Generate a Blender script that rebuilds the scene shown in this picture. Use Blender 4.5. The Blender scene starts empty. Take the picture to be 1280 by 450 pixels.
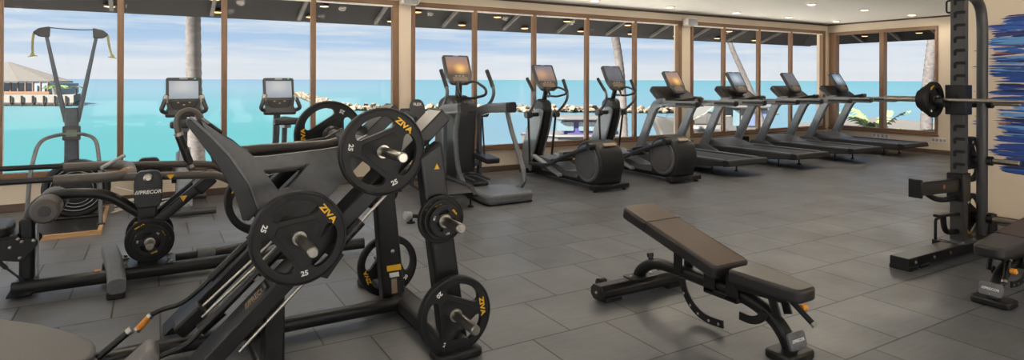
import bpy, bmesh, math, random
from mathutils import Vector, Matrix
V = Vector
PI = math.pi
random.seed(7)
SC = bpy.context.scene
COL = SC.collection

# ---------------------------------------------------------------- camera, sky, sun, lamps, exposure
cam_d = bpy.data.cameras.new('camera')
cam_d.sensor_width = 36.0
cam_d.lens = 36.0 * 765.0 / 1280.0
cam_d.shift_y = (99.3 - 225.0) / 1280.0
cam_d.clip_end = 5000
cam = bpy.data.objects.new('camera', cam_d)
COL.objects.link(cam)
YAW = math.atan(450 / 765.0)
cam.location = (0, 0, 1.42)
cam.rotation_mode = 'XYZ'
cam.matrix_world = Matrix.Translation((0, 0, 1.42)) @ Matrix.Rotation(-YAW, 4, 'Z') @ Matrix.Rotation(PI / 2, 4, 'X') @ Matrix.Rotation(0.0028, 4, 'Z')
SC.camera = cam

SC.view_settings.view_transform = 'Standard'
SC.view_settings.look = 'None'
SC.view_settings.gamma = 1
SC.view_settings.use_curve_mapping = False
SC.view_settings.exposure = 0.0

SUN_STRENGTH = 37.0
KO = 0.24           # reflectance scale of the sunlit things outside
WORLD_STRENGTH = 1.0
BACK_LIGHT = 50.0
DOWNLIGHT = 15.0


def srgb(r, g, b, k=1.0):
    def f(c):
        c = c / 255.0
        return (c / 12.92 if c <= 0.04045 else ((c + 0.055) / 1.055) ** 2.4) * k
    return (f(r), f(g), f(b), 1.0)


def build_world():
    w = bpy.data.worlds.new('sky')
    SC.world = w
    w.use_nodes = True
    nt = w.node_tree
    N, L = nt.nodes, nt.links
    N.clear()
    out = N.new('ShaderNodeOutputWorld')
    bg = N.new('ShaderNodeBackground')
    L.new(bg.outputs[0], out.inputs[0])
    tc = N.new('ShaderNodeTexCoord')
    sep = N.new('ShaderNodeSeparateXYZ')
    L.new(tc.outputs['Generated'], sep.inputs[0])
    ramp = N.new('ShaderNodeValToRGB')
    e = ramp.color_ramp.elements
    e[0].position = 0.0
    e[0].color = srgb(226, 231, 236)
    e[1].position = 1.0
    e[1].color = srgb(150, 185, 232)
    for p, c in ((0.02, (222, 229, 237)), (0.05, (184, 209, 236)), (0.085, (160, 198, 233)), (0.14, (150, 190, 230)), (0.5, (165, 195, 232))):
        x = ramp.color_ramp.elements.new(p)
        x.color = srgb(*c)
    L.new(sep.outputs['Z'], ramp.inputs[0])
    # thin streaky clouds
    mp = N.new('ShaderNodeMapping')
    mp.inputs['Scale'].default_value = (2.4, 2.4, 34)
    L.new(tc.outputs['Generated'], mp.inputs[0])
    nz = N.new('ShaderNodeTexNoise')
    nz.inputs['Scale'].default_value = 1.6
    nz.inputs['Detail'].default_value = 7
    nz.inputs['Roughness'].default_value = 0.58
    L.new(mp.outputs[0], nz.inputs['Vector'])
    cr = N.new('ShaderNodeValToRGB')
    cr.color_ramp.elements[0].position = 0.40
    cr.color_ramp.elements[0].color = (0, 0, 0, 1)
    cr.color_ramp.elements[1].position = 0.60
    cr.color_ramp.elements[1].color = (1, 1, 1, 1)
    L.new(nz.outputs[0], cr.inputs[0])
    mul = N.new('ShaderNodeMath')
    mul.operation = 'MULTIPLY'
    mul.inputs[1].default_value = 0.8
    L.new(cr.outputs[0], mul.inputs[0])
    mx = N.new('ShaderNodeMix')
    mx.data_type = 'RGBA'
    L.new(mul.outputs[0], mx.inputs[0])
    L.new(ramp.outputs[0], mx.inputs[6])
    mx.inputs[7].default_value = srgb(232, 236, 242)
    # sky behind the camera is brightened to add fill light
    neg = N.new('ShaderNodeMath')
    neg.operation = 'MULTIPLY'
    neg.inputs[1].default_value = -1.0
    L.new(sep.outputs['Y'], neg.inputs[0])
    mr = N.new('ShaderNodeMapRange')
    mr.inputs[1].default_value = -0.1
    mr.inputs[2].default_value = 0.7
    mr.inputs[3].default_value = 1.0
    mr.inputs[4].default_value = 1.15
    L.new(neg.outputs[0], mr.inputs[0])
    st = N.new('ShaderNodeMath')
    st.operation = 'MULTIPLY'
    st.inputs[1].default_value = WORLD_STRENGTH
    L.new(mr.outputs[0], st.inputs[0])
    L.new(mx.outputs[2], bg.inputs[0])
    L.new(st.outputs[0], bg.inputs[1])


build_world()


def add_light(name, kind, loc, energy, color=(1, 1, 1), parent=None, **kw):
    d = bpy.data.lights.new(name, kind)
    d.energy = energy
    d.color = color
    for k, v in kw.items():
        setattr(d, k, v)
    o = bpy.data.objects.new(name, d)
    COL.objects.link(o)
    o.location = loc
    o.parent = parent
    return o


sun = add_light('sun', 'SUN', (-20, 25, 40), SUN_STRENGTH, (1.0, 0.96, 0.91), angle=0.02)
sun.rotation_euler = (V((0.74, 0.14, -0.85))).to_track_quat('-Z', 'Y').to_euler()
# unseen area lamp added behind the camera as warm fill
back = add_light('rear_fill', 'AREA', (2.5, -5.2, 1.5), BACK_LIGHT, (1.0, 0.95, 0.88), shape='RECTANGLE', size=22, size_y=2.3)
back.rotation_euler = (PI / 2, 0, 0)

# ---------------------------------------------------------------- materials
MATS = {}


def mat(name, col, rough=0.5, metal=0.0, spec=0.5, var=0.12, scale=30.0, bump=0.0, coat=0.0, stretch=None):
    """Principled material whose colour wanders a little with a noise texture."""
    if name in MATS:
        return MATS[name]
    m = bpy.data.materials.new(name)
    m.use_nodes = True
    nt = m.node_tree
    N, L = nt.nodes, nt.links
    p = N['Principled BSDF']
    p.inputs['Roughness'].default_value = rough
    p.inputs['Metallic'].default_value = metal
    p.inputs['Specular IOR Level'].default_value = spec
    p.inputs['Coat Weight'].default_value = coat
    tc = N.new('ShaderNodeTexCoord')
    nz = N.new('ShaderNodeTexNoise')
    nz.inputs['Scale'].default_value = scale
    nz.inputs['Detail'].default_value = 4
    src = tc.outputs['Object']
    if stretch:
        mp = N.new('ShaderNodeMapping')
        mp.inputs['Scale'].default_value = stretch
        L.new(src, mp.inputs[0])
        src = mp.outputs[0]
    L.new(src, nz.inputs['Vector'])
    r = N.new('ShaderNodeValToRGB')
    c = col[:3]
    r.color_ramp.elements[0].position = 0.3
    r.color_ramp.elements[1].position = 0.7
    r.color_ramp.elements[0].color = tuple(x * (1 - var) for x in c) + (1,)
    r.color_ramp.elements[1].color = tuple(min(1, x * (1 + var)) for x in c) + (1,)
    L.new(nz.outputs[0], r.inputs[0])
    L.new(r.outputs[0], p.inputs['Base Color'])
    if bump:
        b = N.new('ShaderNodeBump')
        b.inputs['Strength'].default_value = bump
        b.inputs['Distance'].default_value = 0.002
        L.new(nz.outputs[0], b.inputs['Height'])
        L.new(b.outputs[0], p.inputs['Normal'])
    MATS[name] = m
    return m


M_BLACK = mat('black_powder_coat', (0.013, 0.0124, 0.0118), 0.34, spec=0.36, scale=220, bump=0.12)
M_DARK = mat('dark_plastic', (0.02, 0.0205, 0.0215), 0.42, spec=0.36)
M_CHAR = mat('charcoal_plastic', (0.036, 0.037, 0.039), 0.42)
M_GREY = mat('grey_metal_paint', (0.22, 0.235, 0.25), 0.36, metal=0.25)
M_MID = mat('mid_grey_paint', (0.13, 0.136, 0.144), 0.4, metal=0.15)
M_PANEL = mat('dark_grey_steel_panel', (0.075, 0.073, 0.071), 0.38, metal=0.2)
M_LIGHT = mat('light_grey_plastic', (0.30, 0.32, 0.34), 0.4)
M_CHROME = mat('brushed_steel', (0.42, 0.39, 0.34), 0.28, metal=1.0, scale=60)
M_RUBBER = mat('plate_urethane', (0.015, 0.0142, 0.0136), 0.5, spec=0.28, scale=150, bump=0.1)
M_VINYL = mat('black_vinyl', (0.024, 0.022, 0.021), 0.38, scale=180, bump=0.12)
M_VSHEEN = mat('black_vinyl_warm_sheen', (0.105, 0.070, 0.044), 0.40, scale=180, bump=0.1)  # warm ceiling reflection put into the back pad's top colour
M_VSHEEN_SEAT = mat('black_vinyl_pale_sheen', (0.085, 0.073, 0.062), 0.36, scale=180, bump=0.1)  # grey-brown reflection put into the seat's top colour
M_VINYLG = mat('grey_vinyl', (0.16, 0.15, 0.145), 0.42, scale=180, bump=0.1)
M_FOAM = mat('foam_grip', (0.075, 0.064, 0.054), 0.42, scale=160, bump=0.15)
M_BELT = mat('running_belt', (0.03, 0.03, 0.032), 0.5, scale=200, bump=0.1)
M_YEL = mat('yellow_print', srgb(235, 180, 30), 0.5, var=0.03)
M_WHITE = mat('white_print', srgb(225, 222, 215), 0.5, var=0.03)
M_TAN = mat('tan_print', srgb(150, 130, 105), 0.5, var=0.05)
M_ORANGE = mat('orange_grip', srgb(235, 150, 45), 0.45, var=0.05)
M_WOOD = mat('brown_window_timber', srgb(122, 92, 66), 0.45, scale=14, stretch=(8, 8, 0.6), var=0.18)
M_BASE = mat('dark_skirting', srgb(92, 74, 60), 0.5)
M_WALL = mat('beige_plaster', srgb(216, 201, 180), 0.85, scale=3, var=0.03, spec=0.2)
M_PAPER = mat('warm_plaster', srgb(230, 212, 188), 0.85, scale=3, var=0.03, spec=0.2)
M_CEIL = mat('white_board_ceiling', srgb(236, 232, 224), 0.7, scale=2.0, stretch=(0.5, 14, 1), var=0.02, spec=0.2)
M_TRIM = mat('dark_shadow_gap', srgb(74, 62, 52), 0.6)
M_OFFWH = mat('off_white_plastic', srgb(222, 215, 205), 0.5)
M_OAK = mat('oak_edge', srgb(190, 150, 105), 0.5, scale=10, stretch=(1, 12, 12), var=0.2)
M_OLIVE = mat('olive_handle', srgb(140, 136, 88), 0.5)
M_SLATE = mat('slate_blue_metal', (0.075, 0.09, 0.105), 0.4, metal=0.2)


def floor_material():
    m = bpy.data.materials.new('rubber_tile_floor')
    m.use_nodes = True
    nt = m.node_tree
    N, L = nt.nodes, nt.links
    p = N['Principled BSDF']
    tc = N.new('ShaderNodeTexCoord')
    mp = N.new('ShaderNodeMapping')
    mp.inputs['Location'].default_value = (-0.045, -0.319, 0)
    L.new(tc.outputs['Object'], mp.inputs[0])
    br = N.new('ShaderNodeTexBrick')
    br.offset = 0.5
    br.inputs['Scale'].default_value = 1.0
    br.inputs['Brick Width'].default_value = 0.5
    br.inputs['Row Height'].default_value = 0.5
    br.inputs['Mortar Size'].default_value = 0.0055
    br.inputs['Mortar Smooth'].default_value = 0.15
    br.inputs['Bias'].default_value = 0.0
    br.inputs['Color1'].default_value = (0.106, 0.110, 0.118, 1)
    br.inputs['Color2'].default_value = (0.140, 0.145, 0.154, 1)
    br.inputs['Mortar'].default_value = (0.012, 0.011, 0.010, 1)
    L.new(mp.outputs[0], br.inputs[0])
    mp2 = N.new('ShaderNodeMapping')
    mp2.inputs['Scale'].default_value = (1.2, 9, 1)
    L.new(tc.outputs['Object'], mp2.inputs[0])
    nz = N.new('ShaderNodeTexNoise')
    nz.inputs['Scale'].default_value = 5
    nz.inputs['Detail'].default_value = 6
    nz.inputs['Roughness'].default_value = 0.65
    L.new(mp2.outputs[0], nz.inputs['Vector'])
    mr = N.new('ShaderNodeMapRange')
    mr.inputs[1].default_value = 0.25
    mr.inputs[2].default_value = 0.75
    mr.inputs[3].default_value = 0.82
    mr.inputs[4].default_value = 1.15
    L.new(nz.outputs[0], mr.inputs[0])
    mx = N.new('ShaderNodeMix')
    mx.data_type = 'RGBA'
    mx.blend_type = 'MULTIPLY'
    mx.inputs[0].default_value = 1
    L.new(br.outputs[0], mx.inputs[6])
    L.new(mr.outputs[0], mx.inputs[7])
    L.new(mx.outputs[2], p.inputs['Base Color'])
    rz = N.new('ShaderNodeTexNoise')
    rz.inputs['Scale'].default_value = 1.7
    rz.inputs['Detail'].default_value = 5
    L.new(tc.outputs['Object'], rz.inputs['Vector'])
    rr = N.new('ShaderNodeMapRange')
    rr.inputs[1].default_value = 0.3
    rr.inputs[2].default_value = 0.7
    rr.inputs[3].default_value = 0.30
    rr.inputs[4].default_value = 0.52
    L.new(rz.outputs[0], rr.inputs[0])
    L.new(rr.outputs[0], p.inputs['Roughness'])
    p.inputs['Specular IOR Level'].default_value = 0.75
    b = N.new('ShaderNodeBump')
    b.inputs['Strength'].default_value = 0.3
    b.inputs['Distance'].default_value = 0.002
    inv = N.new('ShaderNodeMath')
    inv.operation = 'SUBTRACT'
    inv.inputs[0].default_value = 1
    L.new(br.outputs['Fac'], inv.inputs[1])
    L.new(inv.outputs[0], b.inputs['Height'])
    L.new(b.outputs[0], p.inputs['Normal'])
    return m


def glass_material():
    m = bpy.data.materials.new('window_glass')
    m.use_nodes = True
    nt = m.node_tree
    N, L = nt.nodes, nt.links
    N.clear()
    out = N.new('ShaderNodeOutputMaterial')
    t = N.new('ShaderNodeBsdfTransparent')
    t.inputs[0].default_value = (0.985, 0.99, 0.99, 1)
    g = N.new('ShaderNodeBsdfGlossy')
    g.inputs['Roughness'].default_value = 0.02
    lw = N.new('ShaderNodeLayerWeight')
    lw.inputs[0].default_value = 0.5
    pw = N.new('ShaderNodeMath')
    pw.operation = 'POWER'
    pw.inputs[1].default_value = 4.0
    L.new(lw.outputs['Facing'], pw.inputs[0])
    mr = N.new('ShaderNodeMapRange')
    mr.inputs[3].default_value = 0.007
    mr.inputs[4].default_value = 0.30
    L.new(pw.outputs[0], mr.inputs[0])
    mx = N.new('ShaderNodeMixShader')
    L.new(mr.outputs[0], mx.inputs[0])
    L.new(t.outputs[0], mx.inputs[1])
    L.new(g.outputs[0], mx.inputs[2])
    L.new(mx.outputs[0], out.inputs[0])
    return m


def emit_material(name, col, strength):
    if name in MATS:
        return MATS[name]
    m = bpy.data.materials.new(name)
    m.use_nodes = True
    p = m.node_tree.nodes['Principled BSDF']
    p.inputs['Base Color'].default_value = (0.02, 0.02, 0.02, 1)
    p.inputs['Emission Color'].default_value = tuple(col[:3]) + (1,)
    p.inputs['Emission Strength'].default_value = strength
    MATS[name] = m
    return m


def screen_material(name, top, mid, low, glow=None, gpos=(0.55, 0.3), gsize=0.22, strength=0.9, scenic=0.25):
    """A lit display: a vertical wash of colour with soft cloud shapes and an optional bright spot."""
    if name in MATS:
        return MATS[name]
    m = bpy.data.materials.new(name)
    m.use_nodes = True
    nt = m.node_tree
    N, L = nt.nodes, nt.links
    p = N['Principled BSDF']
    p.inputs['Base Color'].default_value = (0.015, 0.015, 0.016, 1)
    p.inputs['Roughness'].default_value = 0.12
    tc = N.new('ShaderNodeTexCoord')
    sep = N.new('ShaderNodeSeparateXYZ')
    L.new(tc.outputs['Generated'], sep.inputs[0])
    r = N.new('ShaderNodeValToRGB')
    e = r.color_ramp.elements
    e[0].color, e[1].color = low, top
    x = e.new(0.5)
    x.color = mid
    L.new(sep.outputs['Z'], r.inputs[0])
    nz = N.new('ShaderNodeTexNoise')
    nz.inputs['Scale'].default_value = 3
    nz.inputs['Detail'].default_value = 4
    L.new(tc.outputs['Generated'], nz.inputs['Vector'])
    mx = N.new('ShaderNodeMix')
    mx.data_type = 'RGBA'
    mx.blend_type = 'SOFT_LIGHT'
    mx.inputs[0].default_value = scenic
    L.new(r.outputs[0], mx.inputs[6])
    L.new(nz.outputs[0], mx.inputs[7])
    src = mx.outputs[2]
    if glow:
        cmb = N.new('ShaderNodeCombineXYZ')
        L.new(sep.outputs['X'], cmb.inputs[0])
        L.new(sep.outputs['Z'], cmb.inputs[1])
        ds = N.new('ShaderNodeVectorMath')
        ds.operation = 'DISTANCE'
        ds.inputs[1].default_value = (gpos[0], gpos[1], 0)
        L.new(cmb.outputs[0], ds.inputs[0])
        mr = N.new('ShaderNodeMapRange')
        mr.interpolation_type = 'SMOOTHSTEP'
        mr.inputs[1].default_value = 0.0
        mr.inputs[2].default_value = gsize * 2
        mr.inputs[3].default_value = 1
        mr.inputs[4].default_value = 0
        L.new(ds.outputs['Value'], mr.inputs[0])
        m2 = N.new('ShaderNodeMix')
        m2.data_type = 'RGBA'
        L.new(mr.outputs[0], m2.inputs[0])
        L.new(src, m2.inputs[6])
        m2.inputs[7].default_value = glow
        src = m2.outputs[2]
    L.new(src, p.inputs['Emission Color'])
    p.inputs['Emission Strength'].default_value = strength
    MATS[name] = m
    return m


M_FLOOR = floor_material()
M_GLASS = glass_material()
M_LAMP = emit_material('warm_lamp_lens', (1.0, 0.70, 0.36), 7.0)
M_LAMP_OUT = emit_material('amber_lamp_lens', (1.0, 0.62, 0.25), 4.0)
M_SUNSET = screen_material('sunset_screen', srgb(150, 130, 130), srgb(190, 140, 105), srgb(110, 75, 55), glow=srgb(255, 205, 120), gpos=(0.6, 0.35), gsize=0.2)
M_DUSK = screen_material('dusk_screen', srgb(120, 120, 140), srgb(160, 135, 125), srgb(125, 100, 85), glow=srgb(200, 160, 125), gpos=(0.3, 0.45), gsize=0.25)
M_DIM = screen_material('dim_screen', srgb(95, 98, 110), srgb(105, 105, 112), srgb(85, 85, 92))
M_BLUESC = screen_material('blue_screen', srgb(110, 130, 155), srgb(150, 165, 180), srgb(90, 100, 110), glow=srgb(190, 205, 215), gpos=(0.45, 0.55), gsize=0.25)
M_PALE = screen_material('pale_screen', srgb(170, 178, 186), srgb(178, 184, 190), srgb(160, 170, 178), glow=srgb(205, 205, 205), gpos=(0.5, 0.7), gsize=0.3)
M_LCD = screen_material('lcd_screen', srgb(115, 125, 105), srgb(125, 135, 115), srgb(115, 125, 105), strength=0.5)
M_GREEN = emit_material('green_led', (0.05, 0.9, 0.35), 1.0)


# ---------------------------------------------------------------- mesh helpers
def fillet(pts, rad, n=5):
    pts = [V(p) for p in pts]
    if rad <= 0 or len(pts) < 3:
        return pts
    out = [pts[0]]
    for i in range(1, len(pts) - 1):
        a, b, c = pts[i - 1], pts[i], pts[i + 1]
        d1 = min(rad, (a - b).length * 0.48)
        d2 = min(rad, (c - b).length * 0.48)
        p = b + (a - b).normalized() * d1
        q = b + (c - b).normalized() * d2
        for k in range(n + 1):
            t = k / n
            out.append(p * (1 - t) ** 2 + b * 2 * t * (1 - t) + q * t * t)
    out.append(pts[-1])
    return out


def rpoly(pts, r, n=4):
    """Round the corners of a closed 2D outline."""
    k = len(pts)
    P = [V((p[0], p[1])) for p in pts]
    out = []
    for i in range(k):
        a, b, c = P[i - 1], P[i], P[(i + 1) % k]
        rr = r[i] if isinstance(r, (list, tuple)) else r
        d1 = min(rr, (a - b).length * 0.48)
        d2 = min(rr, (c - b).length * 0.48)
        p = b + (a - b).normalized() * d1
        q = b + (c - b).normalized() * d2
        for j in range(n + 1):
            t = j / n
            s = p * (1 - t) ** 2 + b * 2 * t * (1 - t) + q * t * t
            out.append((s.x, s.y))
    return out


def rrect(w, h, r, n=4):
    return rpoly([(-w / 2, -h / 2), (w / 2, -h / 2), (w / 2, h / 2), (-w / 2, h / 2)], r, n)


def circle(r, n=12):
    return [(r * math.cos(2 * PI * i / n), r * math.sin(2 * PI * i / n)) for i in range(n)]


AX = {'X': V((1, 0, 0)), 'Y': V((0, 1, 0)), 'Z': V((0, 0, 1))}


class MB:
    """Collects shapes in world coordinates and links them as one mesh."""

    def __init__(self):
        self.bm = bmesh.new()

    def _face(self, vs):
        try:
            self.bm.faces.new(vs)
        except ValueError:
            pass

    def prism(self, poly, ax, a0, a1):
        def pt(p, a):
            if ax == 'X':
                return (a, p[0], p[1])
            if ax == 'Y':
                return (p[0], a, p[1])
            return (p[0], p[1], a)
        A = [self.bm.verts.new(pt(p, a0)) for p in poly]
        B = [self.bm.verts.new(pt(p, a1)) for p in poly]
        self._face(A)
        self._face(B[::-1])
        n = len(poly)
        for i in range(n):
            self._face((A[i], B[i], B[(i + 1) % n], A[(i + 1) % n]))
        return self

    def slab(self, o, u, v, poly, t0, t1):
        o, u, v = V(o), V(u).normalized(), V(v)
        v = (v - u * v.dot(u)).normalized()
        n = u.cross(v)
        A = [self.bm.verts.new(o + u * p[0] + v * p[1] + n * t0) for p in poly]
        B = [self.bm.verts.new(o + u * p[0] + v * p[1] + n * t1) for p in poly]
        self._face(A)
        self._face(B[::-1])
        k = len(poly)
        for i in range(k):
            self._face((A[i], B[i], B[(i + 1) % k], A[(i + 1) % k]))
        return self

    def box(self, x0, x1, y0, y1, z0, z1):
        return self.prism([(x0, y0), (x1, y0), (x1, y1), (x0, y1)], 'Z', z0, z1)

    def bar(self, p0, p1, w, d, up=(0, 0, 1), r=0.0):
        """Straight rectangular bar; w across, d along up."""
        return self.sweep([p0, p1], rrect(w, d, r) if r else [(-w / 2, -d / 2), (w / 2, -d / 2), (w / 2, d / 2), (-w / 2, d / 2)], up)

    def sweep(self, pts, prof, up=(0, 0, 1), scale=None, closed=False):
        pts = [V(p) for p in pts]
        up = V(up)
        n = len(pts)
        rings = []
        for i, p in enumerate(pts):
            if closed:
                t = pts[(i + 1) % n] - pts[i - 1]
            else:
                t = pts[min(i + 1, n - 1)] - pts[max(i - 1, 0)]
            t.normalize()
            s = t.cross(up)
            if s.length < 1e-4:
                s = t.cross(V((1, 0, 0)))
            s.normalize()
            w = s.cross(t)
            k = scale[i] if scale else 1.0
            rings.append([self.bm.verts.new(p + s * (a * k) + w * (b * k)) for a, b in prof])
        m = len(prof)
        for i in range(n if closed else n - 1):
            R0, R1 = rings[i], rings[(i + 1) % n]
            for j in range(m):
                self._face((R0[j], R0[(j + 1) % m], R1[(j + 1) % m], R1[j]))
        if not closed:
            self._face(rings[0][::-1])
            self._face(rings[-1])
        return self

    def tube(self, pts, r, fil=0.0, n=10, closed=False, taper=None):
        pts = fillet(pts, fil) if fil else [V(p) for p in pts]
        k = len(pts)
        t0 = (pts[1] - pts[0]).normalized()
        ref = V((0, 0, 1)) if abs(t0.z) < 0.9 else V((1, 0, 0))
        s = t0.cross(ref).normalized()
        rings = []
        for i, p in enumerate(pts):
            if closed:
                t = (pts[(i + 1) % k] - pts[i - 1]).normalized()
            else:
                t = (pts[min(i + 1, k - 1)] - pts[max(i - 1, 0)]).normalized()
            s = (s - t * s.dot(t)).normalized()
            w = t.cross(s)
            rr = r if taper is None else r + (taper - r) * i / (k - 1)
            rings.append([self.bm.verts.new(p + s * (rr * math.cos(2 * PI * j / n)) + w * (rr * math.sin(2 * PI * j / n))) for j in range(n)])
        for i in range(k if closed else k - 1):
            R0, R1 = rings[i], rings[(i + 1) % k]
            for j in range(n):
                self._face((R0[j], R0[(j + 1) % n], R1[(j + 1) % n], R1[j]))
        if not closed:
            self._face(rings[0][::-1])
            self._face(rings[-1])
        return self

    def lathe(self, prof, c, axis='Y', n=32):
        """prof: list of (radius, height along axis)."""
        c = V(c)
        a = AX[axis] if isinstance(axis, str) else V(axis).normalized()
        ref = V((0, 0, 1)) if abs(a.z) < 0.9 else V((1, 0, 0))
        s = a.cross(ref).normalized()
        w = a.cross(s)
        rings = []
        for r, h in prof:
            if r < 1e-6:
                rings.append([self.bm.verts.new(c + a * h)])
            else:
                rings.append([self.bm.verts.new(c + a * h + s * (r * math.cos(2 * PI * j / n)) + w * (r * math.sin(2 * PI * j / n))) for j in range(n)])
        for R0, R1 in zip(rings, rings[1:]):
            for j in range(n):
                k = (j + 1) % n
                if len(R0) == 1 and len(R1) == 1:
                    continue
                if len(R0) == 1:
                    self._face((R0[0], R1[k], R1[j]))
                elif len(R1) == 1:
                    self._face((R0[j], R0[k], R1[0]))
                else:
                    self._face((R0[j], R0[k], R1[k], R1[j]))
        if len(rings[0]) > 1:
            self._face(rings[0][::-1])
        if len(rings[-1]) > 1:
            self._face(rings[-1])
        return self

    def cyl(self, p0, p1, r, n=16):
        p0, p1 = V(p0), V(p1)
        return self.lathe([(r, 0), (r, (p1 - p0).length)], p0, p1 - p0, n)

    def ball(self, c, r, n=14):
        rx, ry, rz = (r, r, r) if not isinstance(r, (tuple, list)) else r
        c = V(c)
        rings = []
        for i in range(n // 2 + 1):
            a = -PI / 2 + PI * i / (n // 2)
            rr, z = math.cos(a), math.sin(a)
            if i in (0, n // 2):
                rings.append([self.bm.verts.new(c + V((0, 0, z * rz)))])
            else:
                rings.append([self.bm.verts.new(c + V((rx * rr * math.cos(2 * PI * j / n), ry * rr * math.sin(2 * PI * j / n), z * rz))) for j in range(n)])
        for R0, R1 in zip(rings, rings[1:]):
            for j in range(n):
                k = (j + 1) % n
                if len(R0) == 1:
                    self._face((R0[0], R1[k], R1[j]))
                elif len(R1) == 1:
                    self._face((R0[j], R0[k], R1[0]))
                else:
                    self._face((R0[j], R0[k], R1[k], R1[j]))
        return self

    def text(self, s, size, o, u, v, bold=0.02, lift=0.0008, width=1.0, shear=0.0):
        cu = bpy.data.curves.new('lettering', 'FONT')
        cu.body = s
        cu.size = size
        cu.align_x = 'CENTER'
        cu.align_y = 'CENTER'
        cu.offset = bold * size
        cu.extrude = 0.0006
        cu.resolution_u = 2
        cu.shear = shear
        ob = bpy.data.objects.new('lettering', cu)
        COL.objects.link(ob)
        me = bpy.data.meshes.new_from_object(ob)
        o, u, v = V(o), V(u).normalized(), V(v)
        v = (v - u * v.dot(u)).normalized()
        n = u.cross(v)
        vs = [self.bm.verts.new(o + u * (q.co.x * width) + v * q.co.y + n * (q.co.z + lift)) for q in me.vertices]
        for f in me.polygons:
            self._face([vs[i] for i in f.vertices])
        bpy.data.objects.remove(ob)
        bpy.data.curves.remove(cu)
        bpy.data.meshes.remove(me)
        return self

    def build(self, name, material, root=None, bevel=0.0, seg=2, smooth=35, label=None):
        bm = self.bm
        bmesh.ops.recalc_face_normals(bm, faces=bm.faces[:])
        if root is not None:
            o = V(root.location) if root.parent is None else V(root.parent.location)
            top = root
            while top.parent is not None:
                top = top.parent
            o = V(top.location)
            bmesh.ops.translate(bm, verts=bm.verts[:], vec=-o)
        if smooth:
            lim = math.radians(smooth)
            for f in bm.faces:
                f.smooth = True
            for e in bm.edges:
                if len(e.link_faces) == 2:
                    e.smooth = e.calc_face_angle(0.0) < lim
        me = bpy.data.meshes.new(name)
        bm.to_mesh(me)
        bm.free()
        me.materials.append(material)
        ob = bpy.data.objects.new(name, me)
        COL.objects.link(ob)
        if root is not None:
            ob.parent = root
        if bevel:
            md = ob.modifiers.new('bevel', 'BEVEL')
            md.width = bevel
            md.segments = seg
            md.limit_method = 'ANGLE'
            md.angle_limit = math.radians(40)
            md.use_clamp_overlap = True
        if label:
            ob['label'] = label
        return ob


def tag(o, label=None, cat=None, group=None, kind=None):
    if label:
        o['label'] = label
    if cat:
        o['category'] = cat
    if group:
        o['group'] = group
    if kind:
        o['kind'] = kind
    return o


def empty(name, loc, label=None, cat=None, group=None):
    o = bpy.data.objects.new(name, None)
    o.empty_display_size = 0.1
    COL.objects.link(o)
    o.location = loc
    return tag(o, label, cat, group)


def kids(o):
    return [c for c in bpy.data.objects if c.parent == o]


def copy_tree(o, parent=None):
    c = o.copy()
    COL.objects.link(c)
    if parent is not None:
        c.parent = parent
    for k in kids(o):
        copy_tree(k, c)
    return c


def struct(o):
    o['kind'] = 'structure'
    return o

# ---------------------------------------------------------------- the room
YW = 8.27          # inner face of the long window wall
XR = 13.1          # inner face of the end wall
HC = 2.66          # ceiling height
X0, Y0 = -8.0, -5.0
TH = 0.18

b = MB()
b.prism([(X0, Y0), (XR + TH, Y0), (XR + TH, YW + TH), (X0, YW + TH)], 'Z', -0.12, 0.0)
struct(b.build('floor', M_FLOOR, smooth=0))
b = MB()
b.prism([(X0, Y0), (XR + TH, Y0), (XR + TH, YW + TH), (X0, YW + TH)], 'Z', HC + 0.012, HC + 0.2)
struct(b.build('ceiling', M_CEIL, smooth=0))

WIN_Z0, WIN_Z1 = 0.36, 2.52
WINS = [(-3.6, 3.0, [-2.45, -1.385, -0.31, 0.765, 1.83]), (3.19, 8.53, [4.215, 5.28, 6.34, 7.405]), (8.78, 12.98, [9.71, 10.76, 11.805])]
b = MB()
b.box(X0, XR + TH, YW, YW + TH, 0, WIN_Z0)
b.box(X0, XR + TH, YW, YW + TH, WIN_Z1, HC + 0.02)
xs = [X0] + [v for w in WINS for v in (w[0], w[1])] + [XR + TH]
for i in range(0, len(xs), 2):
    b.box(xs[i], xs[i + 1], YW, YW + TH, WIN_Z0, WIN_Z1)
struct(b.build('wall_back', M_WALL, smooth=0))

RW0, RW1 = 6.02, 8.22
b = MB()
b.box(XR, XR + TH, Y0, YW, 0, 0.38)
b.box(XR, XR + TH, Y0, YW, 2.48, HC + 0.02)
b.box(XR, XR + TH, Y0, RW0, 0.38, 2.48)
b.box(XR, XR + TH, RW1, YW, 0.38, 2.48)
struct(b.build('wall_right', M_WALL, smooth=0))
b = MB()
b.box(7.2, 7.42, Y0, 3.12, 0, HC + 0.01)
struct(b.build('wall_partition', M_PAPER, smooth=0))

b = MB()
b.box(X0, XR, YW - 0.018, YW, 0, 0.085)
struct(b.build('baseboard_back', M_BASE, bevel=0.004))
b = MB()
b.box(XR - 0.018, XR, Y0, YW - 0.018, 0, 0.085)
struct(b.build('baseboard_right', M_BASE, bevel=0.004))
b = MB()
b.box(7.182, 7.2, Y0, 3.12, 0, 0.085)
struct(b.build('baseboard_partition', M_BASE, bevel=0.004))
b = MB()
b.box(X0, XR, YW - 0.03, YW, HC - 0.018, HC + 0.012)
struct(b.build('trim_1', M_TRIM, smooth=0))
b = MB()
b.box(XR - 0.03, XR, 3.0, YW - 0.03, HC - 0.018, HC + 0.012)
struct(b.build('trim_2', M_TRIM, smooth=0))


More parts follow.
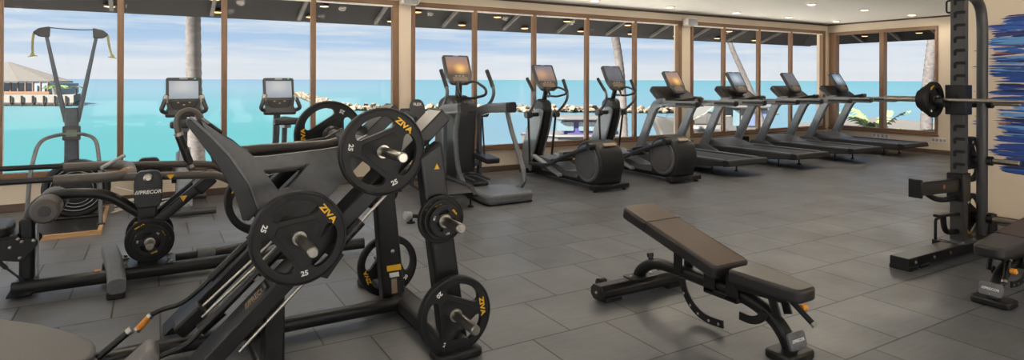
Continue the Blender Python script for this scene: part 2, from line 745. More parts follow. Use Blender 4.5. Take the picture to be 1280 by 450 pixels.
def window_back(idx, x0, x1, mull):
    y0, y1 = YW - 0.03, YW + 0.06
    b = MB()
    b.box(x0, x1, y0, y1, WIN_Z1 - 0.06, WIN_Z1 + 0.005)
    b.box(x0, x1, y0, y1, WIN_Z0 - 0.005, WIN_Z0 + 0.05)
    b.box(x0, x0 + 0.055, y0, y1, WIN_Z0 + 0.05, WIN_Z1 - 0.06)
    b.box(x1 - 0.09, x1, y0, y1, WIN_Z0 + 0.05, WIN_Z1 - 0.06)
    for m in mull:
        b.box(m - 0.032, m + 0.032, y0 + 0.015, y1, WIN_Z0 + 0.05, WIN_Z1 - 0.06)
    f = struct(b.build('window_%d' % idx, M_WOOD, bevel=0.006))
    edges = [x0 + 0.015] + list(mull) + [x1 - 0.05]
    for a, c in zip(edges, edges[1:]):
        g = MB()
        g.box(a + 0.04, c - 0.04, YW + 0.035, YW + 0.045, WIN_Z0 + 0.05, WIN_Z1 - 0.06)
        g.build('pane', M_GLASS, f, smooth=0)
    # the sloping sill board
    s = MB()
    s.box(x0 - 0.01, x1 + 0.01, YW - 0.05, YW + 0.02, WIN_Z0 - 0.035, WIN_Z0 - 0.006)
    s.build('window_sill', M_WOOD, f, bevel=0.005)
    # pale bead under the head
    s = MB()
    s.box(x0 + 0.05, x1 - 0.09, YW - 0.01, YW + 0.02, WIN_Z1 - 0.085, WIN_Z1 - 0.061)
    s.build('head_bead', M_OFFWH, f, bevel=0.003)


for i, w in enumerate(WINS):
    window_back(i + 1, *w)

b = MB()
x0, x1 = XR - 0.03, XR + 0.11
b.box(x0, x1, RW0, RW1, 2.42, 2.485)
b.box(x0, x1, RW0, RW1, 0.375, 0.43)
b.box(x0, x1, RW0, RW0 + 0.05, 0.43, 2.42)
b.box(x0, x1, RW1 - 0.16, RW1, 0.43, 2.42)
b.box(x0, x1, 7.03, 7.12, 0.43, 2.42)
f = struct(b.build('window_4', M_WOOD, bevel=0.006))
for a, c in ((RW0 + 0.05, 7.03), (7.12, RW1 - 0.16)):
    g = MB()
    g.box(XR + 0.035, XR + 0.045, a, c, 0.43, 2.42)
    g.build('pane', M_GLASS, f, smooth=0)
s = MB()
s.box(XR - 0.05, XR + 0.02, RW0 - 0.01, RW1 + 0.01, 0.34, 0.374)
s.build('window_sill', M_WOOD, f, bevel=0.005)

# ceiling downlights: a grid of real lamps
first = None
seen_l = {(9.3, 6.15): 'round ceiling downlight above the second treadmill belt',
          }
for j, y in enumerate((7.64, 6.15, 4.65, 3.1, 1.5, -0.2, -2.0)):
    for i, x in enumerate((12.4, 10.82, 9.3, 7.62, 6.0, 4.4, 2.8, 1.2, -0.4, -2.0, -3.6)):
        near = j < 2 or (j < 4 and x < 3.5)
        if x > 7.2 and y < 3.12:
            continue
        if not near and (i + j) % 2:
            continue
        if first is None:
            r = empty('ceiling_light', (x, y, HC))
            k = MB()
            k.lathe([(0.055, 0.006), (0.058, -0.004), (0.078, -0.006), (0.082, 0.004), (0.082, 0.012)], (x, y, HC), 'Z', 24)
            k.build('trim_ring', M_OFFWH, r)
            k = MB()
            k.lathe([(0.0, -0.014), (0.03, -0.013), (0.054, -0.008), (0.056, 0.008)], (x, y, HC), 'Z', 20)
            k.build('lens', M_LAMP, r)
            first = r
        else:
            r = first.copy()
            COL.objects.link(r)
            r.location = (x, y, HC)
            for c in kids(first):
                if c.type == 'MESH':
                    d = c.copy()
                    COL.objects.link(d)
                    d.parent = r
        row = ['row beside the windows', 'second row from the windows', 'third row from the windows', 'fourth row from the windows', 'fifth row from the windows', 'row behind the camera', 'last row behind the camera'][j]
        pos = ['first', 'second', 'third', 'fourth', 'fifth', 'sixth', 'seventh', 'eighth', 'ninth', 'tenth', 'eleventh'][i]
        tag(r, 'small round ceiling downlight, %s from the end wall in the %s' % (pos, row), 'ceiling light', 'recessed ceiling downlights')
        add_light('lamp', 'SPOT', (0, 0, -0.03), DOWNLIGHT * ((0.75, 2.1, 0.8, 0.7)[j] if near else 0.05), (1.0, 0.87, 0.72), r, spot_size=math.radians(176), spot_blend=0.35, shadow_soft_size=0.06)

for q, y in enumerate((2.75, 1.9, 0.9, -0.4)):  # row added out of view to brighten the mural wall
    r = copy_tree(first)
    for c in list(kids(r)):
        if c.type == 'LIGHT':
            bpy.data.objects.remove(c)
    r.location = (6.35, y, HC)
    tag(r, 'added unseen downlight brightening the mural wall, %s from its far end' % ['first', 'second', 'third', 'fourth'][q], 'ceiling light', 'recessed ceiling downlights')
    add_light('lamp', 'SPOT', (0, 0, -0.03), 3, (1.0, 0.84, 0.66), r, spot_size=math.radians(176), spot_blend=0.35, shadow_soft_size=0.06)

# small loudspeakers under the ceiling
for x, lab in ((3.12, 'small white speaker on the pier left of the middle window, cut off at the top'), (8.66, 'small white wall speaker under the ceiling on the pier right of the middle window')):
    zz = 2.50 if x > 5 else 2.545
    r = empty('wall_speaker', (x, YW, zz), lab, 'speaker')
    k = MB()
    k.slab((x, YW - 0.11, zz), (1, 0, 0), (0, 0.1, 1), rrect(0.26, 0.15, 0.035), -0.07, 0.06)
    c = k.build('cabinet', M_OFFWH, r, bevel=0.012)
    k = MB()
    k.slab((x, YW - 0.175, zz - 0.008), (1, 0, 0), (0, 0.1, 1), rrect(0.22, 0.12, 0.03), 0.0, 0.012)
    k.build('grille', M_LIGHT, r, bevel=0.003)
    k = MB()
    k.box(x - 0.03, x + 0.03, YW - 0.06, YW, zz - 0.03, zz + 0.03)
    k.build('bracket', M_OFFWH, r, bevel=0.004)

# power outlets
def outlet(u0, wall, lab, w=0.30):
    r = empty('power_outlet', u0, lab, 'outlet')
    x, y, z = u0
    k = MB()
    if wall == 'R':
        k.box(x - 0.012, x, y - w / 2, y + w / 2, z - 0.045, z + 0.045)
        k.build('cover_plate', M_OFFWH, r, bevel=0.004)
        for q in range(4):
            k = MB()
            yy = y - w / 2 + w * (q + 0.5) / 4
            k.box(x - 0.016, x - 0.010, yy - 0.022, yy + 0.022, z - 0.025, z + 0.025)
            k.build('socket', M_LIGHT, r, bevel=0.002)
    else:
        k.box(x - w / 2, x + w / 2, y - 0.012, y, z - 0.045, z + 0.045)
        k.build('cover_plate', M_OFFWH, r, bevel=0.004)
        for q in range(4):
            k = MB()
            xx = x - w / 2 + w * (q + 0.5) / 4
            k.box(xx - 0.022, xx + 0.022, y - 0.016, y - 0.010, z - 0.025, z + 0.025)
            k.build('socket', M_LIGHT, r, bevel=0.002)


outlet((XR, 7.10, 0.27), 'R', 'wide white power outlet below the end window behind the last treadmill', 0.34)
outlet((XR, 6.0, 0.27), 'R', 'white power outlet on the end wall left of the rack upright', 0.26)
outlet((5.9, YW, 0.2), 'B', 'white power outlet low on the window wall behind the front elliptical', 0.3)
for x, lab in ((8.62, 'small black power box at the wall between the first two treadmills'), (10.2, 'small black power box at the wall between the second and third treadmills'), (11.62, 'small black power box at the wall between the last two treadmills')):
    r = empty('power_box', (x, YW - 0.02, 0.0), lab, 'power box')
    k = MB()
    k.box(x - 0.10, x + 0.10, YW - 0.13, YW - 0.018, 0.0, 0.30)
    k.build('housing', M_BLACK, r, bevel=0.012)
    k = MB()
    k.box(x - 0.06, x + 0.06, YW - 0.137, YW - 0.128, 0.10, 0.22)
    k.build('socket_panel', M_CHAR, r, bevel=0.004)

# ---------------------------------------------------------------- outside: eaves, shore, sea
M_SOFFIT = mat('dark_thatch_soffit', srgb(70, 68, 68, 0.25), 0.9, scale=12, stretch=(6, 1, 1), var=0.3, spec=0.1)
M_RAFTER = mat('weathered_rafter', srgb(150, 145, 138, 0.28), 0.8, scale=10, var=0.2, spec=0.2)
b = MB()
zt, ze = 3.02, 2.335
b.prism([(YW + TH, zt), (10.2, ze), (10.22, ze + 0.14), (YW + TH, zt + 0.2)], 'X', X0 - 1, 15.35)
struct(b.build('eaves_roof_front', M_SOFFIT, smooth=0))
b = MB()
b.prism([(XR + TH, zt), (15.05, ze), (15.07, ze + 0.14), (XR + TH, zt + 0.2)], 'Y', Y0, 10.1)
struct(b.build('eaves_roof_end', M_SOFFIT, smooth=0))
b = MB()
b.box(X0, XR + TH, Y0, YW + TH, HC + 0.2, 3.3)
struct(b.build('roof_core', M_SOFFIT, smooth=0))
rk = None
sl = (ze - zt) / (10.2 - YW - TH)


def zs(y):
    return zt + sl * (y - YW - TH)


ords = ['first', 'second', 'third', 'fourth', 'fifth', 'sixth', 'seventh', 'eighth', 'ninth', 'tenth', 'eleventh', 'twelfth', 'thirteenth', 'fourteenth', 'fifteenth', 'sixteenth', 'seventeenth']
for i in range(15):
    x = -4.2 + i * 1.24
    if rk is None:
        k = MB()
        k.bar((x, YW + TH + 0.02, zs(YW + TH + 0.02) - 0.03), (x, 10.05, zs(10.05) - 0.03), 0.05, 0.05)
        rk = o = k.build('rafter', M_RAFTER)
        rk_x = x
    else:
        o = rk.copy()
        COL.objects.link(o)
        o.location.x = x - rk_x
    tag(o, 'pale roof rafter under the front eaves outside, %s from the left' % ords[i], 'rafter', 'rafters under the front eaves')
rk = None
for i in range(6):
    y = 4.2 + i * 0.86
    if rk is None:
        k = MB()
        q = XR + TH
        k.bar((q + 0.02, y, zs(YW + TH + 0.02) - 0.03), (14.9, y, zs(10.05) - 0.03), 0.06, 0.06)
        rk = o = k.build('rafter', M_RAFTER)
        rk_y = y
    else:
        o = rk.copy()
        COL.objects.link(o)
        o.location.y = y - rk_y
    tag(o, 'pale roof rafter under the end eaves outside, %s from the near end' % ords[i], 'rafter', 'rafters under the end eaves')

lf = None
rows = [(9.62, [-2.3 + 1.53 * i for i in range(10)], 'row nearest the windows'), (9.98, [-1.83 + 1.33 * i for i in range(12)], 'outer row')]
for y, xl, rn in rows:
    for i, x in enumerate(xl):
        z = zs(y) - 0.012
        if lf is None:
            r = empty('eaves_light', (x, y, z))
            k = MB()
            k.lathe([(0.062, 0.01), (0.064, -0.012), (0.074, -0.014), (0.076, 0.01)], (x, y, z), 'Z', 16)
            k.build('trim_ring', M_TRIM, r)
            k = MB()
            k.lathe([(0.0, -0.016), (0.04, -0.018), (0.062, -0.014), (0.062, 0.0)], (x, y, z), 'Z', 16)
            k.build('lens', M_LAMP_OUT, r)
            lf = r
        else:
            r = copy_tree(lf)
            r.location = (x, y, z)
        tag(r, 'amber downlight under the eaves outside, %s from the left in the %s' % (ords[i], rn), 'eaves light', 'amber lights under the eaves')
for i, (x, y) in enumerate(((14.3, 7.6), (14.3, 6.6), (14.62, 7.1), (14.62, 8.3))):
    r = copy_tree(lf)
    r.location = (x, y, zs(YW + TH + x - XR - TH) - 0.012)
    tag(r, 'amber downlight under the end eaves outside, ' + ('far one near the wall', 'near one near the wall', 'middle one near the edge', 'far one near the edge')[i], 'eaves light', 'amber lights under the eaves')


def sea_material():
    m = bpy.data.materials.new('turquoise_sea')
    m.use_nodes = True
    nt = m.node_tree
    N, L = nt.nodes, nt.links
    p = N['Principled BSDF']
    p.inputs['Roughness'].default_value = 0.35
    p.inputs['Specular IOR Level'].default_value = 0.06
    tc = N.new('ShaderNodeTexCoord')
    sep = N.new('ShaderNodeSeparateXYZ')
    L.new(tc.outputs['Object'], sep.inputs[0])
    ln = N.new('ShaderNodeVectorMath')
    ln.operation = 'LENGTH'
    L.new(tc.outputs['Object'], ln.inputs[0])
    lg = N.new('ShaderNodeMath')
    lg.operation = 'LOGARITHM'
    lg.inputs[1].default_value = 10
    L.new(ln.outputs['Value'], lg.inputs[0])
    mr = N.new('ShaderNodeMapRange')
    mr.inputs[1].default_value = 1.3
    mr.inputs[2].default_value = 3.3
    L.new(lg.outputs[0], mr.inputs[0])
    # water to the west is deeper and bluer; to the east shallow and green
    r1 = N.new('ShaderNodeValToRGB')
    r2 = N.new('ShaderNodeValToRGB')
    k = SEA_K
    e = r1.color_ramp.elements
    e[0].color = srgb(96, 205, 205, k)
    e[1].color = srgb(150, 190, 226, k)
    for pos, c in ((0.16, (105, 208, 212)), (0.3, (135, 208, 220)), (0.5, (160, 207, 225))):
        q = e.new(pos)
        q.color = srgb(*c, k)
    e = r2.color_ramp.elements
    e[0].color = srgb(158, 200, 218, k)
    e[1].color = srgb(120, 196, 212, k)
    for pos, c in ((0.2, (150, 200, 222)), (0.4, (142, 206, 225)), (0.6, (128, 204, 220))):
        q = e.new(pos)
        q.color = srgb(*c, k)
    L.new(mr.outputs[0], r1.inputs[0])
    L.new(mr.outputs[0], r2.inputs[0])
    dv = N.new('ShaderNodeVectorMath')
    dv.operation = 'NORMALIZE'
    L.new(tc.outputs['Object'], dv.inputs[0])
    s2 = N.new('ShaderNodeSeparateXYZ')
    L.new(dv.outputs[0], s2.inputs[0])
    m2 = N.new('ShaderNodeMapRange')
    m2.interpolation_type = 'SMOOTHSTEP'
    m2.inputs[1].default_value = 0.2
    m2.inputs[2].default_value = 0.5
    L.new(s2.outputs['X'], m2.inputs[0])
    mx = N.new('ShaderNodeMix')
    mx.data_type = 'RGBA'
    L.new(m2.outputs[0], mx.inputs[0])
    L.new(r1.outputs[0], mx.inputs[6])
    L.new(r2.outputs[0], mx.inputs[7])
    mp = N.new('ShaderNodeMapping')
    mp.inputs['Scale'].default_value = (0.02, 0.12, 1)
    mp.inputs['Rotation'].default_value = (0, 0, -0.5)
    L.new(tc.outputs['Object'], mp.inputs[0])
    nz = N.new('ShaderNodeTexNoise')
    nz.inputs['Scale'].default_value = 1.0
    nz.inputs['Detail'].default_value = 6
    L.new(mp.outputs[0], nz.inputs['Vector'])
    nr = N.new('ShaderNodeMapRange')
    nr.inputs[3].default_value = 0.86
    nr.inputs[4].default_value = 1.14
    L.new(nz.outputs[0], nr.inputs[0])
    m3 = N.new('ShaderNodeMix')
    m3.data_type = 'RGBA'
    m3.blend_type = 'MULTIPLY'
    m3.inputs[0].default_value = 1
    L.new(mx.outputs[2], m3.inputs[6])
    L.new(nr.outputs[0], m3.inputs[7])
    L.new(m3.outputs[2], p.inputs['Base Color'])
    return m


SEA_K = 0.52 * KO
ZW = -1.5
M_BOUNCE = mat('bounce_white', (0.80, 0.76, 0.70), 0.9, scale=2, var=0.06, spec=0.1)  # bright ground colour for throwing sunlight up at the ceiling
M_SAND2 = mat('pale_beach_sand', srgb(232, 224, 212, 0.33 * KO), 0.9, scale=1.5, var=0.08, spec=0.1)
k = MB()
k.prism([(-900, 12), (2500, 12), (2500, 2500), (-900, 2500)], 'Z', -4, ZW)
o = struct(k.build('sea', sea_material(), smooth=0))
k = MB()
k.prism([(-40, YW + TH), (12, YW + TH), (40, 5), (40, 16), (12, 17.5), (-40, 17.5)], 'Z', -1.6, -0.95)
struct(k.build('bounce_ground_front', M_BOUNCE, smooth=0))  # unseen ground below the sills, shaped to bounce sun indoors
k = MB()
k.prism([(13.5, -8), (22, -8), (30, 3), (40, 22), (30, 21), (20, 14), (13.5, 12)], 'Z', -1.9, -0.93)
struct(k.build('beach_ground', M_SAND2, smooth=0))
k = MB()
k.prism([(X0 - 20, -30), (XR + 6, -30), (XR + 6, Y0), (X0 - 20, Y0)], 'Z', -0.3, -0.02)
struct(k.build('bounce_ground_rear', M_BOUNCE, smooth=0))  # unseen ground behind the camera, added to bounce sun indoors


def lumpy(mb, c, r, seed, n=8, j=0.25, flat=0.8):
    rn = random.Random(seed)
    bm2 = bmesh.new()
    bmesh.ops.create_icosphere(bm2, subdivisions=1, radius=1.0)
    m = {}
    for q in bm2.verts:
        f = 1 + rn.uniform(-j, j)
        m[q] = mb.bm.verts.new((c[0] + q.co.x * r * f, c[1] + q.co.y * r * f, c[2] + q.co.z * r * f * flat))
    for fc in bm2.faces:
        mb._face([m[q] for q in fc.verts])
    bm2.free()


# breakwater of concrete armour blocks: countable only in the near rows, so one heap of rubble
M_ROCK = mat('pale_breakwater_rock', srgb(214, 196, 170, 0.72 * KO), 0.9, scale=1.2, var=0.3, spec=0.1)
k = MB()
rn = random.Random(3)


def on_sea(u, v):
    x = (u - 640) / 765.0
    dep = 765.0 * (1.42 - ZW) / (v - 99.3 - (u - 640) * 0.0028)
    s, c = math.sin(YAW), math.cos(YAW)
    return V((dep * (s + x * c), dep * (c - x * s), ZW))


line = [on_sea(372, 119), on_sea(395, 128), on_sea(425, 137), on_sea(470, 138.5), on_sea(600, 139.5), on_sea(760, 140.5), on_sea(900, 142), on_sea(960, 143)]
tot = 0
for p, q in zip(line, line[1:]):
    d = (q - p).length
    nn = int(d / 0.17)
    for i in range(nn):
        for lay in range(3):
            t = (i + rn.random()) / nn
            c = p.lerp(q, t)
            lumpy(k, (c.x + rn.uniform(-.6, .6), c.y + rn.uniform(-.9, .9), ZW + 0.15 + lay * 0.2 * rn.random()), rn.uniform(.19, .31), rn.random(), j=0.45, flat=0.75)
tag(k.build('breakwater_rubble', M_ROCK, smooth=0), 'long low breakwater of pale rock rubble across the lagoon', 'breakwater', kind='stuff')
k = MB()
for i in range(30):
    c = on_sea(548 + i * 0.7, 99.5).normalized()
tagged = None

# palm trunks
M_BARK = mat('grey_palm_bark', srgb(205, 196, 190, 0.5 * KO), 0.9, scale=9, stretch=(1, 1, 2.5), var=0.32, bump=0.6, spec=0.1)
M_FROND = mat('sunlit_palm_frond', srgb(150, 185, 95, 0.55 * KO), 0.6, scale=6, var=0.3)
M_FROND2 = mat('yellowing_palm_frond', srgb(190, 190, 130, 0.5 * KO), 0.6, scale=6, var=0.3)


def trunk(name, pts, r0, r1, lab):
    base = pts[0]
    r = empty(name, base, lab, 'palm tree')
    pts = fillet(pts, 3, 8)
    n = 60
    P = [V(p) for p in pts]
    L = [0]
    for a, c in zip(P, P[1:]):
        L.append(L[-1] + (c - a).length)
    out, sc = [], []
    for i in range(n + 1):
        d = L[-1] * i / n
        j = max(k for k in range(len(L)) if L[k] <= d + 1e-9)
        j = min(j, len(P) - 2)
        f = (d - L[j]) / (L[j + 1] - L[j])
        out.append(P[j].lerp(P[j + 1], f))
        sc.append((r0 + (r1 - r0) * i / n) / r0 * (1.0 + (0.05 if i % 2 else -0.02)))
    k = MB()
    k.sweep(out, circle(r0, 14), up=(0.3, 0.2, 0.9) if abs((out[-1] - out[0]).normalized().z) < 0.8 else (0, 1, 0.1), scale=sc)
    k.build('trunk', M_BARK, r)
    return r, P[-1]


def frond(mb, o, d, length, droop, nl=26, w=0.32, seed=0):
    rn = random.Random(seed)
    d = V(d).normalized()
    pts = []
    for i in range(nl + 1):
        t = i / nl
        p = V(o) + d * (length * t) + V((0, 0, -droop * t * t * length + 0.25 * length * t * (1 - t)))
        pts.append(p)
    mb.tube(pts, 0.02, n=5, taper=0.005)
    side = d.cross(V((0, 0, 1))).normalized()
    for i in range(2, nl):
        t = i / nl
        ll = w * (1 - abs(t - 0.45) * 1.1) * length * 0.55
        for sgn in (-1, 1):
            a = pts[i]
            tip = a + side * (sgn * ll * 0.75) + d * (ll * 0.6) + V((0, 0, -ll * rn.uniform(.3, .7)))
            wv = d * 0.022
            mid = a.lerp(tip, 0.5) + V((0, 0, 0.03))
            q = [mb.bm.verts.new(a - wv), mb.bm.verts.new(a + wv), mb.bm.verts.new(mid + wv), mb.bm.verts.new(tip), mb.bm.verts.new(mid - wv)]
            mb._face(q)


def at(u, v, dep):
    x = (u - 640) / 765.0
    s, c = math.sin(YAW), math.cos(YAW)
    return V((dep * (s + x * c), dep * (c - x * s), 1.42 - dep * (v - 99.3 - (u - 640) * 0.0028) / 765.0))


r, top = trunk('palm_tree', [at(250, 263, 12), at(246, 190, 12), at(242, 110, 12), at(241, 0, 12), at(240, -70, 12)], 0.155, 0.125, 'straight grey palm trunk behind the upright bike, left window')
k = MB()
for i in range(9):
    a = i * 2 * PI / 9
    frond(k, top, (math.cos(a), math.sin(a), 0.25), 1.9, 0.5, seed=i)
k.build('crown', M_FROND, r, smooth=0)
r, top = trunk('palm_tree', [at(781, 230, 19), at(779, 150, 19), at(776, 90, 19), at(768, 40, 19), at(760, 0, 19)], 0.15, 0.12, 'curved grey palm trunk behind the third elliptical, middle window')
k = MB()
for i in range(11):
    a = i * 2 * PI / 11 + 0.2
    frond(k, top, (math.cos(a), math.sin(a), 0.35), 2.3, 0.55, seed=20 + i)
k.build('crown', M_FROND2, r, smooth=0)
r, top = trunk('palm_tree', [at(966, 200, 22), at(946, 130, 22), at(928, 90, 22), at(912, 55, 22), at(903, 20, 22)], 0.115, 0.075, 'thin leaning palm trunk behind the second treadmill')
k = MB()
for i in range(9):
    a = i * 2 * PI / 9 + 0.4
    frond(k, top, (math.cos(a), math.sin(a), 0.6), 1.6, 0.3, seed=40 + i)
k.build('crown', M_FROND2, r, smooth=0)
r, top = trunk('palm_tree', [at(1158, 190, 20), at(1158, 150, 20), at(1160, 100, 20), at(1166, 50, 20), at(1172, 5, 20)], 0.18, 0.15, 'mottled grey palm trunk at the right edge of the end window')
k = MB()
for i in range(9):
    a = i * 2 * PI / 9 + 0.1
    frond(k, top, (math.cos(a), math.sin(a), 0.6), 1.8, 0.3, seed=60 + i)
k.build('crown', M_FROND2, r, smooth=0)


M_FROND3 = mat('bright_young_frond', srgb(172, 198, 110, 0.3), 0.6, scale=6, var=0.3)


def young_palm(u, v, dep, n, length, seed, lab, droop=0.35, mt=None, zr=(0.5, 1.3)):
    o = at(u, v, dep)
    r = empty('young_palm', o, lab, 'palm')
    rn = random.Random(seed)
    for i in range(n):
        a = 2 * PI * i / n + rn.uniform(-.3, .3)
        k = MB()
        frond(k, o, (math.cos(a), math.sin(a), rn.uniform(*zr)), length * rn.uniform(.7, 1.1), droop, nl=22, w=0.4, seed=seed + i)
        k.build('frond', mt or M_FROND3, r, smooth=0)
    k = MB()
    k.cyl(o + V((0, 0, -0.6)), o + V((0, 0, 0.02)), 0.09, 10)
    k.build('stem', M_BARK, r)


young_palm(1094, 172, 17, 7, 1.3, 5, 'young palm with upright fronds in the left pane of the end window', droop=0.2)
young_palm(1132, 172, 14.4, 7, 1.0, 9, 'young palm with low arching fronds in the right pane of the end window', droop=0.45, zr=(0.25, .6))
young_palm(918, 178, 20, 7, 0.8, 12, 'small green bush palm beside the houseboat hull')

# pier with a thatched pavilion across the water
M_THATCH = mat('grey_thatch', srgb(175, 168, 160, 0.7 * KO), 0.95, scale=7, stretch=(1, 1, 5), var=0.3, spec=0.05)
M_PIER = mat('pale_pier_concrete', srgb(215, 208, 196, 1.0 * KO), 0.9, scale=1, var=0.08, spec=0.1)
M_PILE = mat('dark_pier_timber', srgb(120, 100, 92, 0.7 * KO), 0.8, spec=0.1)
M_HUTWOOD = mat('brown_hut_post', srgb(165, 130, 105, 1.6 * KO), 0.8, spec=0.1)
M_HUTGLASS = mat('hut_glass', srgb(160, 175, 190, 2.0 * KO), 0.3)
P0 = at(-60, 126, 64)
ux = (at(92, 126, 64) - P0)
ux.z = 0
LEN = ux.length
ux.normalize()
uy = V((-ux.y, ux.x, 0))


def hp(a, bb, z):
    return V((P0.x, P0.y, 0)) + ux * a + uy * bb + V((0, 0, z))


r = empty('stone_pier', hp(0, 0, ZW), 'pale stone pier on dark piles across the water at far left', 'pier')
k = MB()
k.slab(hp(0, 0, 0), ux, uy, [(0, 0), (LEN, 0), (LEN - 5.6, 9), (0, 9)], -1.15, -0.35)
k.build('deck', M_PIER, r, smooth=0)
k = MB()
k.slab(hp(0, 0, 0), ux, uy, [(0, -0.06), (LEN, -0.06), (LEN - 5.6, 9), (0, 9)], -1.36, -1.16)
k.build('edge_beam', M_PILE, r, smooth=0)
for i in range(11):
    a = LEN * (i + 0.4) / 11
    k = MB()
    k.cyl(hp(a, -0.14, ZW - 0.4), hp(a, -0.14, -0.42), 0.09, 8)
    k.build('pile', M_PILE, r)

HX = 2.6
r = empty('thatched_pavilion', hp(HX, 4, -0.35), 'open thatched pavilion on the pier at far left', 'pavilion')
cx, cy = HX, 4.0
k = MB()
R1, R2 = 6.9, 0.2
ring = [hp(cx + R1 * math.cos(2 * PI * i / 12), cy + 3.4 * math.sin(2 * PI * i / 12), 0.93) for i in range(12)]
ring2 = [hp(cx + R2 * math.cos(2 * PI * i / 12), cy + R2 * math.sin(2 * PI * i / 12), 3.2) for i in range(12)]
A = [k.bm.verts.new(p) for p in ring]
A2 = [k.bm.verts.new(p + V((0, 0, 0.15))) for p in ring]
B = [k.bm.verts.new(p) for p in ring2]
for i in range(12):
    j = (i + 1) % 12
    k._face((A[i], A[j], A2[j], A2[i]))
    k._face((A2[i], A2[j], B[j], B[i]))
k._face(A[::-1])
k._face(B)
k.build('thatch_roof', M_THATCH, r, smooth=0)
for i in range(17):
    a = cx - 6.4 + i * 0.8
    k = MB()
    k.cyl(hp(a, cy - 2.6, -0.35), hp(a, cy - 2.6, 1.0), 0.10, 8)
    k.build('post', M_HUTWOOD, r)
k = MB()
k.slab(hp(0, 0, 0), ux, uy, [(cx - 6.2, cy - 2.3), (cx + 6.2, cy - 2.3), (cx + 6.2, cy + 2.3), (cx - 6.2, cy + 2.3)], -0.3, 0.85)
k.build('glazed_wall', M_HUTGLASS, r, smooth=0)
k = MB()
k.slab(hp(0, 0, 0), ux, uy, [(cx - 6.6, cy - 2.75), (cx + 6.6, cy - 2.75), (cx + 6.6, cy - 2.65), (cx - 6.6, cy - 2.65)], -0.3, 0.0)
k.build('low_rail', M_HUTWOOD, r, smooth=0)
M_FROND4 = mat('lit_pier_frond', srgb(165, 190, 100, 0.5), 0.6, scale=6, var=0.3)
o = hp(LEN - 2.7, 1.2, -0.35)
r = empty('palm_bush', o, 'bushy green palm beside the thatched pavilion', 'palm')
k = MB()
for i in range(12):
    a = i * 2 * PI / 12
    frond(k, o + V((0, 0, 0.8)), (math.cos(a), math.sin(a), 0.5), 1.35, 0.6, nl=18, w=0.6, seed=80 + i)
k.build('foliage', M_FROND4, r, smooth=0)
k = MB()
k.lathe([(0.3, 0), (0.42, 0.75), (0.36, 0.78)], o, 'Z', 10)
k.build('planter', M_PIER, r)
o = hp(LEN - 0.9, 1.6, -0.35)
r = empty('palm_bush', o, 'small palm at the outer end of the pier', 'palm')
k = MB()
for i in range(8):
    a = i * 2 * PI / 8
    frond(k, o + V((0, 0, 0.8)), (math.cos(a), math.sin(a), 0.3), 0.9, 0.5, nl=14, w=0.6, seed=95 + i)
k.build('foliage', M_FROND2, r, smooth=0)
k = MB()
k.cyl(o, o + V((0, 0, 0.8)), 0.07, 8)
k.build('stem', M_BARK, r)

# boats moored in front of the gym
M_HULL = mat('white_boat_gelcoat', srgb(240, 236, 228, 0.32 * KO), 0.5, var=0.04, spec=0.2)
M_NAVY = mat('violet_boat_paint', srgb(120, 112, 185, 0.9 * KO), 0.5, var=0.06, spec=0.2)
M_BGLASS = mat('boat_window', srgb(165, 200, 212, 0.9 * KO), 0.3, var=0.15)
M_BDARK = mat('boat_dark_window', srgb(105, 120, 150, 2.0 * KO), 0.3)
M_GUNWALE = mat('boat_rub_rail', srgb(95, 95, 105, 0.5 * KO), 0.6)


def boat_frame(u, v, dep, u2):
    a = at(u, v, dep)
    c = at(u2, v, dep)
    d = c - a
    d.z = 0
    L = d.length
    d.normalize()
    return V((a.x, a.y, 0)), d, V((-d.y, d.x, 0)), L


def houseboat(o, d, s, L, z0, zr, name, lab, wins, mcab):
    r = empty(name, o + V((0, 0, ZW)), lab, 'boat')

    def q(a, bb, z):
        return o + d * a + s * bb + V((0, 0, z))
    k = MB()
    prof = [(-1.2, 0.9), (0.2, -0.35), (L * 0.7, -0.4), (L + 0.4, -0.2), (L + 0.4, 2.0), (L * 0.7, 2.2), (0.2, 2.15)]
    k.slab(V((o.x, o.y, 0)), d, s, prof, ZW - 0.3, z0)
    k.build('hull', M_HULL, r, bevel=0.06)
    k = MB()
    k.slab(V((o.x, o.y, 0)), d, s, [(x * 1.01, y * 1.03 - 0.02) for x, y in prof], z0 - 0.12, z0 - 0.05)
    k.build('rub_rail', M_GUNWALE, r)
    k = MB()
    k.slab(V((o.x, o.y, 0)), d, s, rpoly([(0.5, 0.0), (L, 0.0), (L, 1.8), (0.5, 1.8)], 0.25), z0, zr - 0.1)
    cb = k.build('cabin', mcab, r)
    for a0, a1 in wins:
        k = MB()
        h = zr - z0
        k.slab(q(0, -0.012, 0), d, V((0, 0, 1)), rpoly([(a0 * L, z0 + h * 0.22), (a1 * L, z0 + h * 0.22), (a1 * L, z0 + h * 0.74), (a0 * L, z0 + h * 0.74)], 0.05), -0.03, 0.03)
        k.build('window', M_BGLASS, cb)
    k = MB()
    k.slab(V((o.x, o.y, 0)), d, s, rpoly([(0.2, -0.2), (L + 0.3, -0.2), (L + 0.3, 2.0), (0.2, 2.0)], 0.3), zr - 0.1, zr)
    k.build('roof', M_HULL, r, bevel=0.03)
    return r


o, d, s, L = boat_frame(690, 170, 24, 770)
houseboat(o, d, s, L, at(700, 168, 24).z, at(700, 147, 24).z, 'cabin_boat', 'low white boat with violet cabin and two wide windows', [(0.08, 0.34), (0.42, 0.72), (0.8, 0.97)], M_NAVY)

